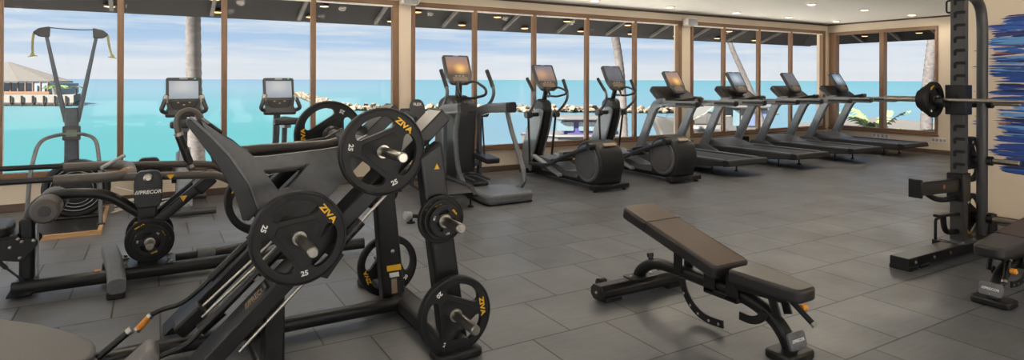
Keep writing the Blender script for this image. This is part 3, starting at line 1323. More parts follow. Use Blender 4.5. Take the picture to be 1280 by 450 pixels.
o, d, s, L = boat_frame(858, 165, 23, 905)
r = empty('motor_yacht', o + V((0, 0, ZW)), 'white motor yacht with raked windscreen seen between the first treadmills', 'yacht')
zg, zt2 = at(860, 156, 23).z, at(860, 132, 23).z
k = MB()
prof = [(-1.0, 0.8), (0.4, -0.3), (L, -0.5), (L, 2.2), (0.4, 2.0)]
k.slab(V((o.x, o.y, 0)), d, s, prof, ZW - 0.3, zg)
k.build('hull', M_HULL, r, bevel=0.12)
k = MB()
k.slab(V((o.x, o.y, 0)), d, s, [(x, y - 0.03) for x, y in prof], zg - 0.22, zg - 0.15)
k.build('rub_rail', M_GUNWALE, r)
k = MB()
k.slab(o + s * 0.1, d, V((0, 0, 1)), [(0.0, zg), (L, zg), (L, zt2 - 0.05), (L * 0.75, zt2), (L * 0.5, zg + 0.42), (0.25, zg + 0.2)], -1.6, 0.0)
cb = k.build('cabin', M_HULL, r, bevel=0.04)
k = MB()
k.slab(o + s * 0.08, d, V((0, 0, 1)), [(L * 0.58, zg + 0.5), (L * 0.97, zg + 0.42), (L * 0.97, zt2 - 0.1), (L * 0.78, zt2 - 0.06)], -0.02, 0.02)
k.build('side_window', M_BGLASS, cb)
for i in range(6):
    k = MB()
    a = o + d * (-0.6 + i * 0.45) + s * (-0.1 if i else .6)
    k.cyl(V((a.x, a.y, zg)), V((a.x, a.y, zg + 0.35)), 0.012, 6)
    k.build('rail_stanchion', M_CHROME, r)
k = MB()
k.tube([V((o.x, o.y, zg + 0.35)) + d * (-0.6 + i * 0.45) + s * (-0.1 if i else .6) for i in range(6)], 0.014, n=6)
k.build('rail', M_CHROME, r)
# bow of another yacht in the gap
o, d, s, L = boat_frame(834, 160, 22, 850)
r = empty('sailing_dinghy', o + V((0, 0, ZW)), 'white pointed boat bow at the right end of the middle window', 'boat')
zg = at(840, 150, 22).z
k = MB()
k.slab(o, d, V((0, 0, 1)), [(-0.5, zg + 0.15), (L + .5, zg - 0.05), (L + .5, ZW - 0.2), (0.25, ZW - 0.2)], -0.8, 0.0)
k.build('hull', M_HULL, r, bevel=0.08)
k = MB()
k.cyl(o + d * 0.5 + s * 0.4 + V((0, 0, zg)), o + d * 0.5 + s * 0.4 + V((0, 0, zg + 1.1)), 0.02, 6)
k.build('mast', M_CHROME, r)
o, d, s, L = boat_frame(908, 168, 26, 962)
zg = at(920, 160, 26).z
zt2 = at(920, 132, 26).z
r = houseboat(o, d, s, L, zg - 0.35, zt2, 'house_boat', 'white house boat with violet framed windows behind the second treadmill', [], M_HULL)
cb = [c for c in kids(r) if c.name.startswith('cabin')][0]
for a0, a1, m in ((0.16, 0.3, M_BGLASS), (0.4, 0.66, M_BDARK), (0.76, 0.97, M_BDARK)):
    k = MB()
    h = zt2 - zg
    k.slab(o - s * 0.01, d, V((0, 0, 1)), [(a0 * L, zg + 0.1 * h), (a1 * L, zg + 0.1 * h), (a1 * L, zg + h * 0.8), (a0 * L, zg + h * 0.8)], -0.03, 0.03)
    k.build('window', m, cb)

# ---------------------------------------------------------------- treadmills
def display(root, c, ux, up, w, h, th, mscreen, screen_h=0.62, sub=True):
    """Tilted display: housing, lit screen, key panel. c = bottom centre, ux = right, up = along the face."""
    c, ux, up = V(c), V(ux).normalized(), V(up).normalized()
    k = MB()
    k.slab(c, ux, up, rpoly([(-w * 0.36, 0), (w * 0.36, 0), (w * 0.5, h * 0.3), (w * 0.5, h), (-w * 0.5, h), (-w * 0.5, h * 0.3)], [.05, .05, .05, .03, .03, .05]), -th, 0.0)
    hs = k.build('display_housing', M_CHAR, root, bevel=0.008)
    k = MB()
    m0 = h * (0.94 - screen_h)
    k.slab(c, ux, up, rrect_at(0, m0 + h * screen_h / 2, w * 0.82, h * screen_h, 0.006), 0.0, 0.0025)
    k.build('screen', mscreen, hs, smooth=0)
    k = MB()
    k.slab(c, ux, up, rrect_at(0, m0 * 0.52, w * 0.56, m0 * 0.5, 0.02), 0.0, 0.008)
    k.build('key_panel', M_TANP, hs, bevel=0.003)
    k = MB()
    k.slab(c, ux, up, rrect_at(0, h * 0.973, w * 0.2, h * 0.03, 0.002), 0.0, 0.003)
    k.build('badge', M_LIGHT, hs, smooth=0)
    for i in (-1, 0, 1):
        k = MB()
        k.slab(c, ux, up, rrect_at(i * w * 0.13, m0 * 0.86, w * 0.07, h * 0.025, 0.003), 0.0, 0.004)
        k.build('button', M_LIGHT, hs, smooth=0)
    return hs


def rrect_at(x, y, w, h, r):
    return [(a + x, b + y) for a, b in rrect(w, h, r)]


M_TANP = mat('bronze_key_panel', (0.16, 0.11, 0.07), 0.4)


def treadmill(cx, lab, mscreen):
    r = empty('treadmill', (cx, 7.0, 0), lab, 'treadmill', 'treadmills along the window wall')
    # side rails
    for s, nm in ((-1, 'side_rail'), (1, 'side_rail')):
        k = MB()
        prof = [(6.08, 0.20), (6.16, 0.155), (6.6, 0.115), (7.9, 0.10), (8.02, 0.14), (8.02, 0.20), (7.6, 0.245), (6.12, 0.245)]
        k.prism(prof, 'X', cx + s * 0.33, cx + s * 0.43)
        k.build(nm, M_CHAR, r, bevel=0.018, seg=3)
        k = MB()
        k.box(min(cx + s * 0.335, cx + s * 0.42), max(cx + s * 0.335, cx + s * 0.42), 6.16, 7.5, 0.244, 0.252)
        k.build('foot_rail', M_MID, r, bevel=0.004)
    k = MB()
    k.box(cx - 0.335, cx + 0.335, 6.12, 7.7, 0.15, 0.228)
    k.build('deck', M_BLACK, r, bevel=0.01)
    k = MB()
    k.prism([(6.06, 0.205), (6.08, 0.225), (6.14, 0.238), (7.62, 0.238), (7.62, 0.228), (6.1, 0.2)], 'X', cx - 0.26, cx + 0.26)
    k.build('running_belt', M_BELT, r, smooth=40)
    k = MB()
    k.prism(rpoly([(6.0, 0.17), (6.13, 0.15), (6.14, 0.25), (6.03, 0.25)], 0.02), 'X', cx - 0.43, cx + 0.43)
    k.build('rear_roller_cover', M_DARK, r, bevel=0.006)
    k = MB()
    k.prism([(6.5, 0.16), (7.9, 0.16), (7.9, 0.05), (7.5, 0.045), (6.75, 0.09), (6.5, 0.12)], 'X', cx - 0.31, cx + 0.31)
    k.build('underframe', M_BLACK, r, bevel=0.01)
    for s in (-1, 1):
        k = MB()
        k.lathe([(0.032, 0), (0.034, 0.012), (0.012, 0.02), (0.012, 0.12)], (cx + s * 0.27, 6.46, 0), 'Z', 14)
        k.build('leveler', M_BLACK, r)
        k = MB()
        k.cyl((cx + s * 0.37 - 0.02, 7.88, 0.05), (cx + s * 0.37 + 0.02, 7.88, 0.05), 0.05, 18)
        k.build('wheel', M_BLACK, r)
    # motor hood
    k = MB()
    k.prism(rpoly([(7.38, 0.235), (7.62, 0.30), (7.80, 0.345), (7.98, 0.325), (8.08, 0.22), (8.08, 0.12), (7.4, 0.12)], 0.05), 'X', cx - 0.36, cx + 0.36)
    k.build('motor_hood', M_MID, r, bevel=0.05, seg=4)
    for s in (-1, 1):
        x = cx + s * 0.44
        k = MB()
        k.sweep(fillet([(x, 8.02, 0.10), (x, 7.90, 0.22), (x, 7.53, 0.96), (x, 7.44, 1.035), (x, 7.30, 1.045)], 0.12, 6), rrect(0.075, 0.155, 0.028), up=(0, 0.9, 0.45))
        k.build('upright', M_GREY, r)
        k = MB()
        k.prism(rpoly([(8.14, 0.0), (8.16, 0.12), (8.08, 0.235), (7.78, 0.25), (7.55, 0.16), (7.5, 0.04), (7.55, 0.0)], 0.05), 'X', x - 0.045, x + 0.045)
        k.build('foot_fairing', M_MID, r, bevel=0.015, seg=3)
        k = MB()
        k.sweep(fillet([(x, 7.5, 1.035), (x, 7.2, 1.035), (x, 6.62, 1.04)], 0.1), rrect(0.075, 0.10, 0.032))
        h = k.build('handrail', M_GREY, r)
        k = MB()
        k.sweep([(x, 7.02, 1.036), (x, 6.80, 1.039), (x, 6.59, 1.04)], rrect(0.08, 0.078, 0.036))
        k.build('grip', M_DARK, h)
    k = MB()
    k.sweep([(cx - 0.44, 7.38, 1.03), (cx + 0.44, 7.38, 1.03)], rrect(0.13, 0.07, 0.02))
    k.build('crossbar', M_MID, r)
    # dashboard wings
    k = MB()
    o, u, v = V((cx, 7.34, 1.06)), V((1, 0, 0)), V((0, 0.36, 0.25))
    k.slab(o, u, v, rpoly([(-0.42, -0.02), (0.42, -0.02), (0.42, 0.2), (0.37, 0.45), (-0.37, 0.45), (-0.42, 0.2)], [.02, .02, .06, .08, .08, .06]), -0.075, 0.0)
    k.build('dashboard', M_DARK, r, bevel=0.025, seg=3)
    k = MB()
    k.slab(o, u, v, rpoly([(-0.33, 0.02), (0.33, 0.02), (0.27, 0.36), (-0.27, 0.36)], 0.05), 0.0, 0.012)
    k.build('tray', M_BLACK, r, bevel=0.008)
    # heart-rate bar in front of the dashboard
    k = MB()
    k.tube([(cx - 0.36, 7.30, 1.07), (cx - 0.22, 7.1, 1.10), (cx - 0.08, 7.0, 1.13), (cx + 0.08, 7.0, 1.13), (cx + 0.22, 7.1, 1.10), (cx + 0.36, 7.30, 1.07)], 0.022, 0.12)
    sb = k.build('sensor_bar', M_BLACK, r)
    k = MB()
    k.cyl((cx - 0.06, 7.0, 1.13), (cx + 0.06, 7.0, 1.13), 0.027, 14)
    k.build('stop_switch', M_FOAM, sb)
    k = MB()
    k.sweep([(cx, 7.47, 1.15), (cx, 7.5, 1.30)], rrect(0.16, 0.07, 0.02), up=(0, 1, 0))
    k.build('display_neck', M_BLACK, r)
    display(r, (cx, 7.37, 1.20), (1, 0, 0), (0, 0.24, 0.37), 0.36, 0.44, 0.05, mscreen)
    return r


treadmill(7.60, 'treadmill nearest the ellipticals with an orange sunset on its screen', M_SUNSET)
treadmill(9.17, 'second treadmill from the left, thin leaning palm behind its screen', M_BLUESC)
treadmill(10.73, 'third treadmill from the left with a dull grey screen', M_DIM)
treadmill(12.30, 'treadmill in the room corner below the end window', M_BLUESC)


# ---------------------------------------------------------------- elliptical trainers
M_SHELL = mat('pale_grey_shell', (0.24, 0.265, 0.285), 0.36, metal=0.15)


def elliptical(dx, lab, mscreen, phase=0):
    ox = 5.05
    r = empty('elliptical_trainer', (ox, 7.1, 0), lab, 'elliptical', 'elliptical trainers by the windows')
    k = MB()
    k.box(ox - 0.29, ox + 0.29, 6.06, 6.17, 0.025, 0.09)
    ft = k.build('rear_foot', M_BLACK, r, bevel=0.012)
    for s in (-1, 1):
        k = MB()
        k.lathe([(0.028, 0), (0.028, 0.01), (0.01, 0.014), (0.01, 0.05)], (ox + s * 0.24, 6.115, 0), 'Z', 12)
        k.build('leveler', M_BLACK, r)
    k = MB()
    k.box(ox - 0.07, ox + 0.07, 6.15, 8.0, 0.03, 0.10)
    k.build('base_rail', M_BLACK, r, bevel=0.01)
    k = MB()
    k.box(ox - 0.20, ox + 0.20, 7.9, 8.02, 0.0, 0.07)
    k.build('front_foot', M_BLACK, r, bevel=0.012)
    # drive housing: a drum with flat base
    cy, cz, R = 6.34, 0.345, 0.285
    prof = []
    for i in range(33):
        a = math.radians(-62 + i * (304 / 32.0))
        prof.append((cy - R * math.sin(a) * -1 * -1, cz + R * math.cos(a)))
    prof = [(cy + R * math.cos(math.radians(t)), cz + R * math.sin(math.radians(t))) for t in range(-40, 221, 8)]
    prof += [(cy - R * 0.80, 0.085), (cy + R * 0.85, 0.085)]
    k = MB()
    k.prism(prof, 'X', ox - 0.19, ox + 0.21)
    k.build('drive_housing', M_DARK, r, bevel=0.03, seg=3, smooth=40)
    for s in (-1, 1):
        k = MB()
        a = V((s, 0, 0))
        c = (ox + (-0.185 if s < 0 else 0.205), cy, cz - 0.01)
        k.lathe([(0.245, 0), (0.245, 0.012), (0.225, 0.02), (0.205, 0.012), (0.19, 0.012), (0.185, 0.02), (0.0, 0.024)], c, a, 48)
        k.build('disc_cover', M_CHAR2, r)
    k = MB()
    k.slab((ox + 0.03, 6.165, 0.565), (1, 0, 0), (0, -0.7, -1.0) if False else (0, 0.8, 0.55), rrect(0.2, 0.05, 0.006), 0.018, 0.03)
    k.build('tan_plate', M_TAN, r, smooth=0)  # thin tan rectangle on the drive housing
    # ramp and cover
    k = MB()
    k.prism(rpoly([(6.45, 0.09), (7.5, 0.09), (7.6, 0.30), (7.35, 0.28), (6.9, 0.17), (6.5, 0.2)], 0.03), 'X', ox - 0.13, ox + 0.13)
    k.build('ramp_cover', M_MID, r, bevel=0.02)
    for s in (-1, 1):
        k = MB()
        k.sweep([(ox + s * 0.19, 7.62, 0.30), (ox + s * 0.19, 6.95, 0.10)], rrect(0.08, 0.035, 0.01))
        k.build('ramp_track', M_LIGHT, r)
    # front column
    prof = rpoly([(8.10, 0.03), (8.10, 0.36), (7.98, 0.68), (7.77, 0.96), (7.62, 1.0), (7.53, 0.96), (7.60, 0.72), (7.74, 0.40), (7.84, 0.18), (7.86, 0.03)], [.02, .15, .15, .06, .05, .05, .15, .15, .1, .02])
    k = MB()
    k.prism(prof, 'X', ox - 0.105, ox - 0.07)
    k.build('column_shroud', M_SHELL, r, bevel=0.012, seg=3)
    k = MB()
    k.prism(prof, 'X', ox + 0.07, ox + 0.105)
    k.build('column_shroud', M_SHELL, r, bevel=0.012, seg=3)
    k = MB()
    k.prism([(p[0] * 0.9 + 0.785, p[1] * 0.97 + 0.01) for p in prof], 'X', ox - 0.075, ox + 0.075)
    k.build('column_core', M_BLACK, r, bevel=0.01)
    k = MB()
    k.prism([(7.88, 0.05), (7.86, 0.18), (7.76, 0.40), (7.62, 0.72), (7.55, 0.96), (7.51, 0.95), (7.575, 0.72), (7.71, 0.39), (7.81, 0.16), (7.82, 0.05)], 'X', ox - 0.05, ox + 0.05)
    k.build('column_front', M_BLACK, r, bevel=0.01)
    k = MB()
    k.prism(rpoly([(7.85, 0.95), (7.83, 1.08), (7.7, 1.14), (7.54, 1.10), (7.52, 0.94)], 0.05), 'X', ox - 0.075, ox + 0.075)
    k.build('hub_cap', M_DARK, r, bevel=0.03, seg=3)
    k = MB()
    k.cyl((ox - 0.30, 7.65, 0.90), (ox + 0.25, 7.65, 0.90), 0.03, 14)
    k.build('pivot_shaft', M_BLACK, r)
    for s in (-1, 1):
        x = ox - 0.27 if s < 0 else ox + 0.22
        P = [(x, 7.67, 1.42), (x, 7.57, 1.31), (x, 7.45, 1.19), (x, 7.49, 1.07), (x, 7.65, 0.90)] if s < 0 else [(x, 7.45, 1.40), (x, 7.385, 1.29), (x, 7.33, 1.18), (x, 7.41, 1.06), (x, 7.65, 0.90)]
        k = MB()
        k.tube(P, 0.020, 0.10, n=12)
        a = k.build('swing_arm', M_MID, r)
        k = MB()
        k.tube([V(P[0]) + (V(P[0]) - V(P[1])) * 0.15, P[1], V(P[1]).lerp(V(P[2]), 0.6)], 0.025, 0.08, n=12)
        k.build('grip', M_DARK, a)
        k = MB()
        k.cyl((x - 0.045, 7.65, 0.90), (x + 0.045, 7.65, 0.90), 0.052, 18)
        k.build('pivot_hub', M_CHAR, a)
        k = MB()
        yb, zb = (7.60, 0.19) if s < 0 else (7.76, 0.24)
        k.cyl((x, 7.65, 0.90), (x, yb, zb), 0.017, 12)
        k.build('lower_link', M_BLACK, a)
        # crank link to the drum
        if s < 0:
            pts = [(x + 0.03, 6.22, 0.565), (x + 0.03, 6.55, 0.455), (x + 0.03, 6.88, 0.345), (x + 0.02, 7.12, 0.22), (x, 7.60, 0.19)]
        else:
            pts = [(x - 0.03, 6.55, 0.42), (x - 0.03, 6.9, 0.36), (x - 0.03, 7.3, 0.29), (x, 7.76, 0.24)]
        k = MB()
        k.sweep(fillet(pts, 0.15), rrect(0.055, 0.05, 0.018))
        k.build('crank_link', M_CHAR, r)
        k = MB()
        k.cyl((x + (0.0 if s < 0 else -0.10), pts[0][1], pts[0][2]), (x + (0.10 if s < 0 else 0.0), pts[0][1], pts[0][2]), 0.045, 16)
        k.build('crank_hub', M_DARK, r)
        y, z = (6.98, 0.30) if s < 0 else (7.12, 0.36)
        k = MB()
        k.slab((ox + s * 0.16, y, z), (1, 0, 0), (0, 1, -0.18), rpoly([(-0.08, -0.20), (0.08, -0.20), (0.085, 0.12), (0.05, 0.2), (-0.05, 0.2), (-0.085, 0.12)], 0.03), -0.02, 0.03)
        k.build('pedal', M_BLACK, r, bevel=0.01)
    # fixed handle loop and stem
    k = MB()
    k.sweep([(ox, 7.66, 1.06), (ox, 7.60, 1.22), (ox, 7.58, 1.36)], rrect(0.07, 0.05, 0.02), up=(0, 1, 0))
    k.build('display_stem', M_BLACK, r)
    for s in (-1, 1):
        k = MB()
        k.tube([(ox + s * 0.02, 7.52, 1.28), (ox + s * 0.11, 7.43, 1.31), (ox + s * 0.155, 7.30, 1.26), (ox + s * 0.145, 7.27, 1.21), (ox + s * 0.07, 7.40, 1.17), (ox, 7.56, 1.18)], 0.015, 0.05)
        k.build('fixed_grip', M_DARK, r)
    display(r, (ox, 7.48, 1.27), (1, 0, 0), (0, 0.2, 0.35), 0.37, 0.43, 0.05, mscreen, 0.60)
    return r


M_CHAR2 = mat('graphite_disc', (0.115, 0.115, 0.12), 0.36, metal=0.2)
e1 = elliptical(0, 'elliptical trainer with a dusky pink screen, beside the arm-frame trainer', M_DUSK)
e2 = elliptical(0, 'elliptical trainer next to the first treadmill, curved palm trunk behind its arms', M_DIM)
e2.location.x = 6.37


# ---------------------------------------------------------------- adaptive motion trainer
def motion_trainer():
    ox = 3.5
    r = empty('motion_trainer', (ox, 6.9, 0), 'tall trainer with arched rear frame legs and a sunset screen', 'cross trainer')
    k = MB()
    k.slab((0, 0, 0), (1, 0, 0), (0, 1, 0), rpoly([(3.24, 5.98), (3.80, 5.98), (3.87, 6.1), (3.80, 6.58), (3.62, 6.66), (3.42, 6.66), (3.26, 6.58), (3.2, 6.1)], 0.06), 0.015, 0.125)
    k.build('rear_base', M_MID, r, bevel=0.035, seg=4)
    k = MB()
    k.box(3.25, 3.82, 6.02, 6.58, 0.0, 0.02)
    k.build('rubber_foot', M_BLACK, r)
    k = MB()
    k.prism(rpoly([(6.55, 0.03), (7.6, 0.03), (7.6, 0.2), (7.15, 0.2), (6.8, 0.12), (6.55, 0.09)], 0.03), 'X', 3.36, 3.66)
    k.build('base_beam', M_MID, r, bevel=0.02)
    for s, P in ((-1, [(3.17, 6.62, 1.07), (3.14, 6.68, 0.80), (3.17, 6.70, 0.45), (3.21, 6.68, 0.22), (3.27, 6.55, 0.09), (3.34, 6.42, 0.07)]), (1, [(3.84, 6.66, 1.05), (3.87, 6.60, 0.80), (3.88, 6.42, 0.5), (3.87, 6.27, 0.28), (3.85, 6.27, 0.14), (3.78, 6.42, 0.08)])):
        k = MB()
        k.tube(P, 0.03, 0.12, n=14)
        k.build('frame_leg', M_MID, r)
        k = MB()
        x = ox + s * 0.33
        k.sweep(fillet([(x - s * 0.08, 7.35, 0.96), (x - s * 0.02, 7.1, 1.04), (x, 6.52, 1.075)], 0.1), rrect(0.10, 0.125, 0.04))
        a = k.build('frame_arm', M_GREY, r)
        k = MB()
        k.sweep([(x, 6.57, 1.072), (x, 6.49, 1.077)], rrect(0.105, 0.13, 0.03))
        k.build('end_cap', M_DARK, a)
        # swinging handle
        k = MB()
        k.tube([(x, 7.16, 1.52), (x, 7.06, 1.40), (x, 6.96, 1.27), (x, 7.02, 1.14), (x - s * 0.03, 7.25, 1.0)], 0.022, 0.1, n=12)
        a = k.build('swing_arm', M_MID, r)
        k = MB()
        k.tube([(x, 7.17, 1.535), (x, 7.06, 1.40), (x, 7.0, 1.32)], 0.027, 0.08, n=12)
        k.build('grip', M_DARK, a)
        k = MB()
        k.cyl((x - 0.07, 7.3, 0.98), (x + 0.07, 7.3, 0.98), 0.07, 18)
        k.build('pivot_hub', M_CHAR, r)
        k = MB()
        k.box(ox + s * 0.255 - 0.025, ox + s * 0.255 + 0.025, 7.2, 7.27, 0.0, 1.0)
        k.build('side_post', M_SLATE, r, bevel=0.01)
    k = MB()
    k.prism(rpoly([(7.75, 0.02), (7.1, 0.02), (7.12, 0.6), (7.08, 1.0), (7.3, 1.12), (7.7, 1.02), (7.8, 0.6)], 0.06), 'X', ox - 0.15, ox + 0.135)
    k.build('drive_tower', M_DARK, r, bevel=0.025, seg=3)
    k = MB()
    k.prism(rpoly([(7.7, 0.98), (7.66, 1.14), (7.4, 1.22), (7.1, 1.12), (7.06, 0.98)], 0.08), 'X', ox - 0.16, ox + 0.145)
    k.build('tower_cap', M_CHAR, r, bevel=0.04, seg=4)
    # foot pans
    k = MB()
    pan = rpoly([(-0.10, -0.22), (0.10, -0.22), (0.11, 0.1), (0.07, 0.22), (-0.07, 0.22), (-0.11, 0.1)], 0.04)
    k.slab((3.46, 6.80, 0.17), (1, 0, 0), (0, 1, 0.05), pan, -0.03, 0.01)
    k.build('foot_pan', M_DARK, r, bevel=0.012)
    k = MB()
    k.tube([(3.36, 6.60, 0.195), (3.355, 6.94, 0.215), (3.41, 7.02, 0.22), (3.51, 7.02, 0.22), (3.565, 6.94, 0.215), (3.56, 6.60, 0.195)], 0.018, 0.05, n=8)
    k.build('pan_rim', M_CHAR, r)
    k = MB()
    k.slab((3.70, 6.95, 0.43), (1, 0, 0), (0, 1, 0.1), pan, -0.05, 0.015)
    k.build('foot_pan', M_DARK, r, bevel=0.015)
    for x, y, z in ((3.38, 7.0, 0.16), (3.68, 7.05, 0.38)):
        k = MB()
        k.sweep([(x, y, z), (ox + (x - ox) * 0.6, 7.4, 0.18)], rrect(0.07, 0.06, 0.015))
        k.build('pan_arm', M_MID, r)
    k = MB()
    k.cyl((3.72, 7.02, 0.4), (3.80, 7.25, 1.0), 0.012, 8)
    k.build('pan_link', M_BLACK, r)
    k = MB()
    k.sweep([(ox - 0.03, 7.3, 1.12), (ox - 0.03, 7.28, 1.25), (ox - 0.03, 7.27, 1.42)], rrect(0.08, 0.06, 0.02), up=(0, 1, 0))
    k.build('display_stem', M_BLACK, r)
    for s in (-1, 1):
        k = MB()
        k.tube([(ox + s * 0.02, 7.22, 1.36), (ox + s * 0.12, 7.12, 1.40), (ox + s * 0.2, 6.95, 1.30), (ox + s * 0.19, 6.92, 1.22), (ox + s * 0.07, 7.1, 1.17), (ox, 7.26, 1.18)], 0.018, 0.06)
        k.build('fixed_grip', M_DARK, r)
    display(r, (ox - 0.03, 7.2, 1.36), (1, 0, 0), (0, 0.17, 0.36), 0.38, 0.42, 0.05, M_SUNSET, 0.62)


motion_trainer()


# ---------------------------------------------------------------- upright bikes
def bike(cx, lab):
    r = empty('exercise_bike', (cx, 7.3, 0), lab, 'exercise bike', 'upright bikes by the left window')
    k = MB()
    k.tube([(cx - 0.28, 7.07, 0.05), (cx + 0.28, 7.07, 0.05)], 0.035, n=14)
    k.build('rear_stabilizer', M_CHAR, r)
    k = MB()
    k.tube([(cx - 0.25, 8.0, 0.05), (cx + 0.25, 8.0, 0.05)], 0.035, n=14)
    k.build('front_stabilizer', M_CHAR, r)
    k = MB()
    k.box(cx - 0.04, cx + 0.04, 7.05, 8.0, 0.05, 0.12)
    k.build('base_beam', M_MID, r, bevel=0.012)
    k = MB()
    k.prism(rpoly([(7.28, 0.1), (7.95, 0.1), (8.0, 0.45), (7.85, 0.62), (7.55, 0.55), (7.35, 0.40)], 0.09), 'X', cx - 0.07, cx + 0.07)
    k.build('drive_cover', M_GREY, r, bevel=0.025, seg=3)
    k = MB()
    k.sweep([(cx, 7.22, 0.10), (cx, 7.2, 0.70)], rrect(0.11, 0.13, 0.03), up=(0, 1, 0), scale=[1.25, 0.85])
    k.build('seat_tower', M_LIGHT, r)
    k = MB()
    k.cyl((cx - 0.01, 7.2, 0.62), (cx - 0.01, 7.16, 0.92), 0.03, 14)
    k.build('seat_post', M_SLATE, r)
    k = MB()
    k.sweep([(cx - 0.01, 7.28, 0.90), (cx - 0.01, 6.98, 0.91)], rrect(0.07, 0.05, 0.015))
    k.build('seat_slider', M_MID, r)
    k = MB()
    k.slab((cx, 7.08, 0.955), (1, 0, 0), (0, 1, 0.03), rpoly([(-0.15, -0.14), (0.15, -0.14), (0.14, -0.02), (0.05, 0.08), (0.035, 0.2), (-0.035, 0.2), (-0.05, 0.08), (-0.14, -0.02)], 0.04), -0.03, 0.035)
    k.build('saddle', M_DARK, r, bevel=0.02, seg=3)
    for s in (-1, 1):
        k = MB()
        y, z = (7.52, 0.22) if s > 0 else (7.68, 0.44)
        k.sweep([(cx + s * 0.1, 7.6, 0.33), (cx + s * 0.1, y, z)], rrect(0.025, 0.04, 0.008))
        a = k.build('crank_arm', M_CHAR, r)
        k = MB()
        k.slab((cx + s * 0.17, y, z), (1, 0, 0), (0, 1, 0.1), rrect(0.12, 0.13, 0.03), -0.02, 0.03)
        k.build('pedal', M_BLACK, a, bevel=0.008)
        k = MB()
        k.cyl((cx + s * 0.06, 7.6, 0.33), (cx + s * 0.115, 7.6, 0.33), 0.05, 16)
        k.build('crank_hub', M_DARK, r)
    k = MB()
    k.sweep([(cx, 7.82, 0.5), (cx, 7.74, 0.9), (cx, 7.66, 1.14)], rrect(0.08, 0.07, 0.025), up=(0, 1, 0))
    k.build('display_mast', M_SLATE, r)
    k = MB()
    k.sweep(fillet([(cx - 0.16, 7.50, 1.24), (cx - 0.20, 7.46, 1.13), (cx - 0.22, 7.46, 1.075), (cx - 0.12, 7.56, 1.03), (cx + 0.12, 7.56, 1.03), (cx + 0.22, 7.46, 1.075), (cx + 0.20, 7.46, 1.13), (cx + 0.16, 7.50, 1.24)], 0.05, 5), circle(0.023, 12))
    hb = k.build('handlebar', M_CHAR, r)
    for s in (-1, 1):
        k = MB()
        k.cyl((cx + s * 0.165, 7.498, 1.235), (cx + s * 0.182, 7.482, 1.17), 0.027, 12)
        k.build('sensor_plate', M_CHROME, hb)
    k = MB()
    k.slab((cx, 7.5, 1.03), (1, 0, 0), (0, 0.08, 0.1), rpoly([(-0.19, -0.02), (0.19, -0.02), (0.15, 0.12), (-0.15, 0.12)], 0.04), -0.03, 0.02)
    k.build('console_tray', M_CHAR, r, bevel=0.01)
    c, up = V((cx, 7.52, 1.06)), V((0, 0.10, 0.37))
    k = MB()
    k.slab(c, (1, 0, 0), up, rpoly([(-0.15, 0.0), (0.15, 0.0), (0.172, 0.12), (0.172, 0.385), (-0.172, 0.385), (-0.172, 0.12)], 0.03), -0.045, 0.0)
    hs = k.build('display_housing', M_CHAR, r, bevel=0.008)
    k = MB()
    k.slab(c, (1, 0, 0), up, rrect_at(0, 0.245, 0.285, 0.20, 0.004), 0.0, 0.0025)
    k.build('screen', M_PALE, hs, smooth=0)
    k = MB()
    k.slab(c, (1, 0, 0), up, rpoly([(-0.1, 0.02), (0.1, 0.02), (0.145, 0.115), (-0.145, 0.115)], 0.02), 0.0, 0.01)
    k.build('key_panel', M_DARK, hs, bevel=0.004)
    for i in (-1, 0, 1):
        k = MB()
        k.slab(c, (1, 0, 0), up, rrect_at(i * 0.055, 0.10 if i else 0.075, 0.022, 0.012, 0.003), 0.0095, 0.013)
        k.build('button', M_TAN, hs, smooth=0)
    k = MB()
    k.slab(c, (1, 0, 0), up, rrect_at(0.0, 0.37, 0.08, 0.014, 0.002), 0.0, 0.003)
    k.build('badge', M_LIGHT, hs, smooth=0)
    k = MB()
    k.slab(c, (1, 0, 0), up, rrect_at(0.11, 0.372, 0.018, 0.008, 0.002), 0.0, 0.003)
    k.build('power_led', M_GREEN, hs, smooth=0)
    return r


bike(0.30, 'upright exercise bike standing between the ski trainer and the leg press')
b2 = bike(1.285, 'upright exercise bike half hidden behind the leg press foot carriage')


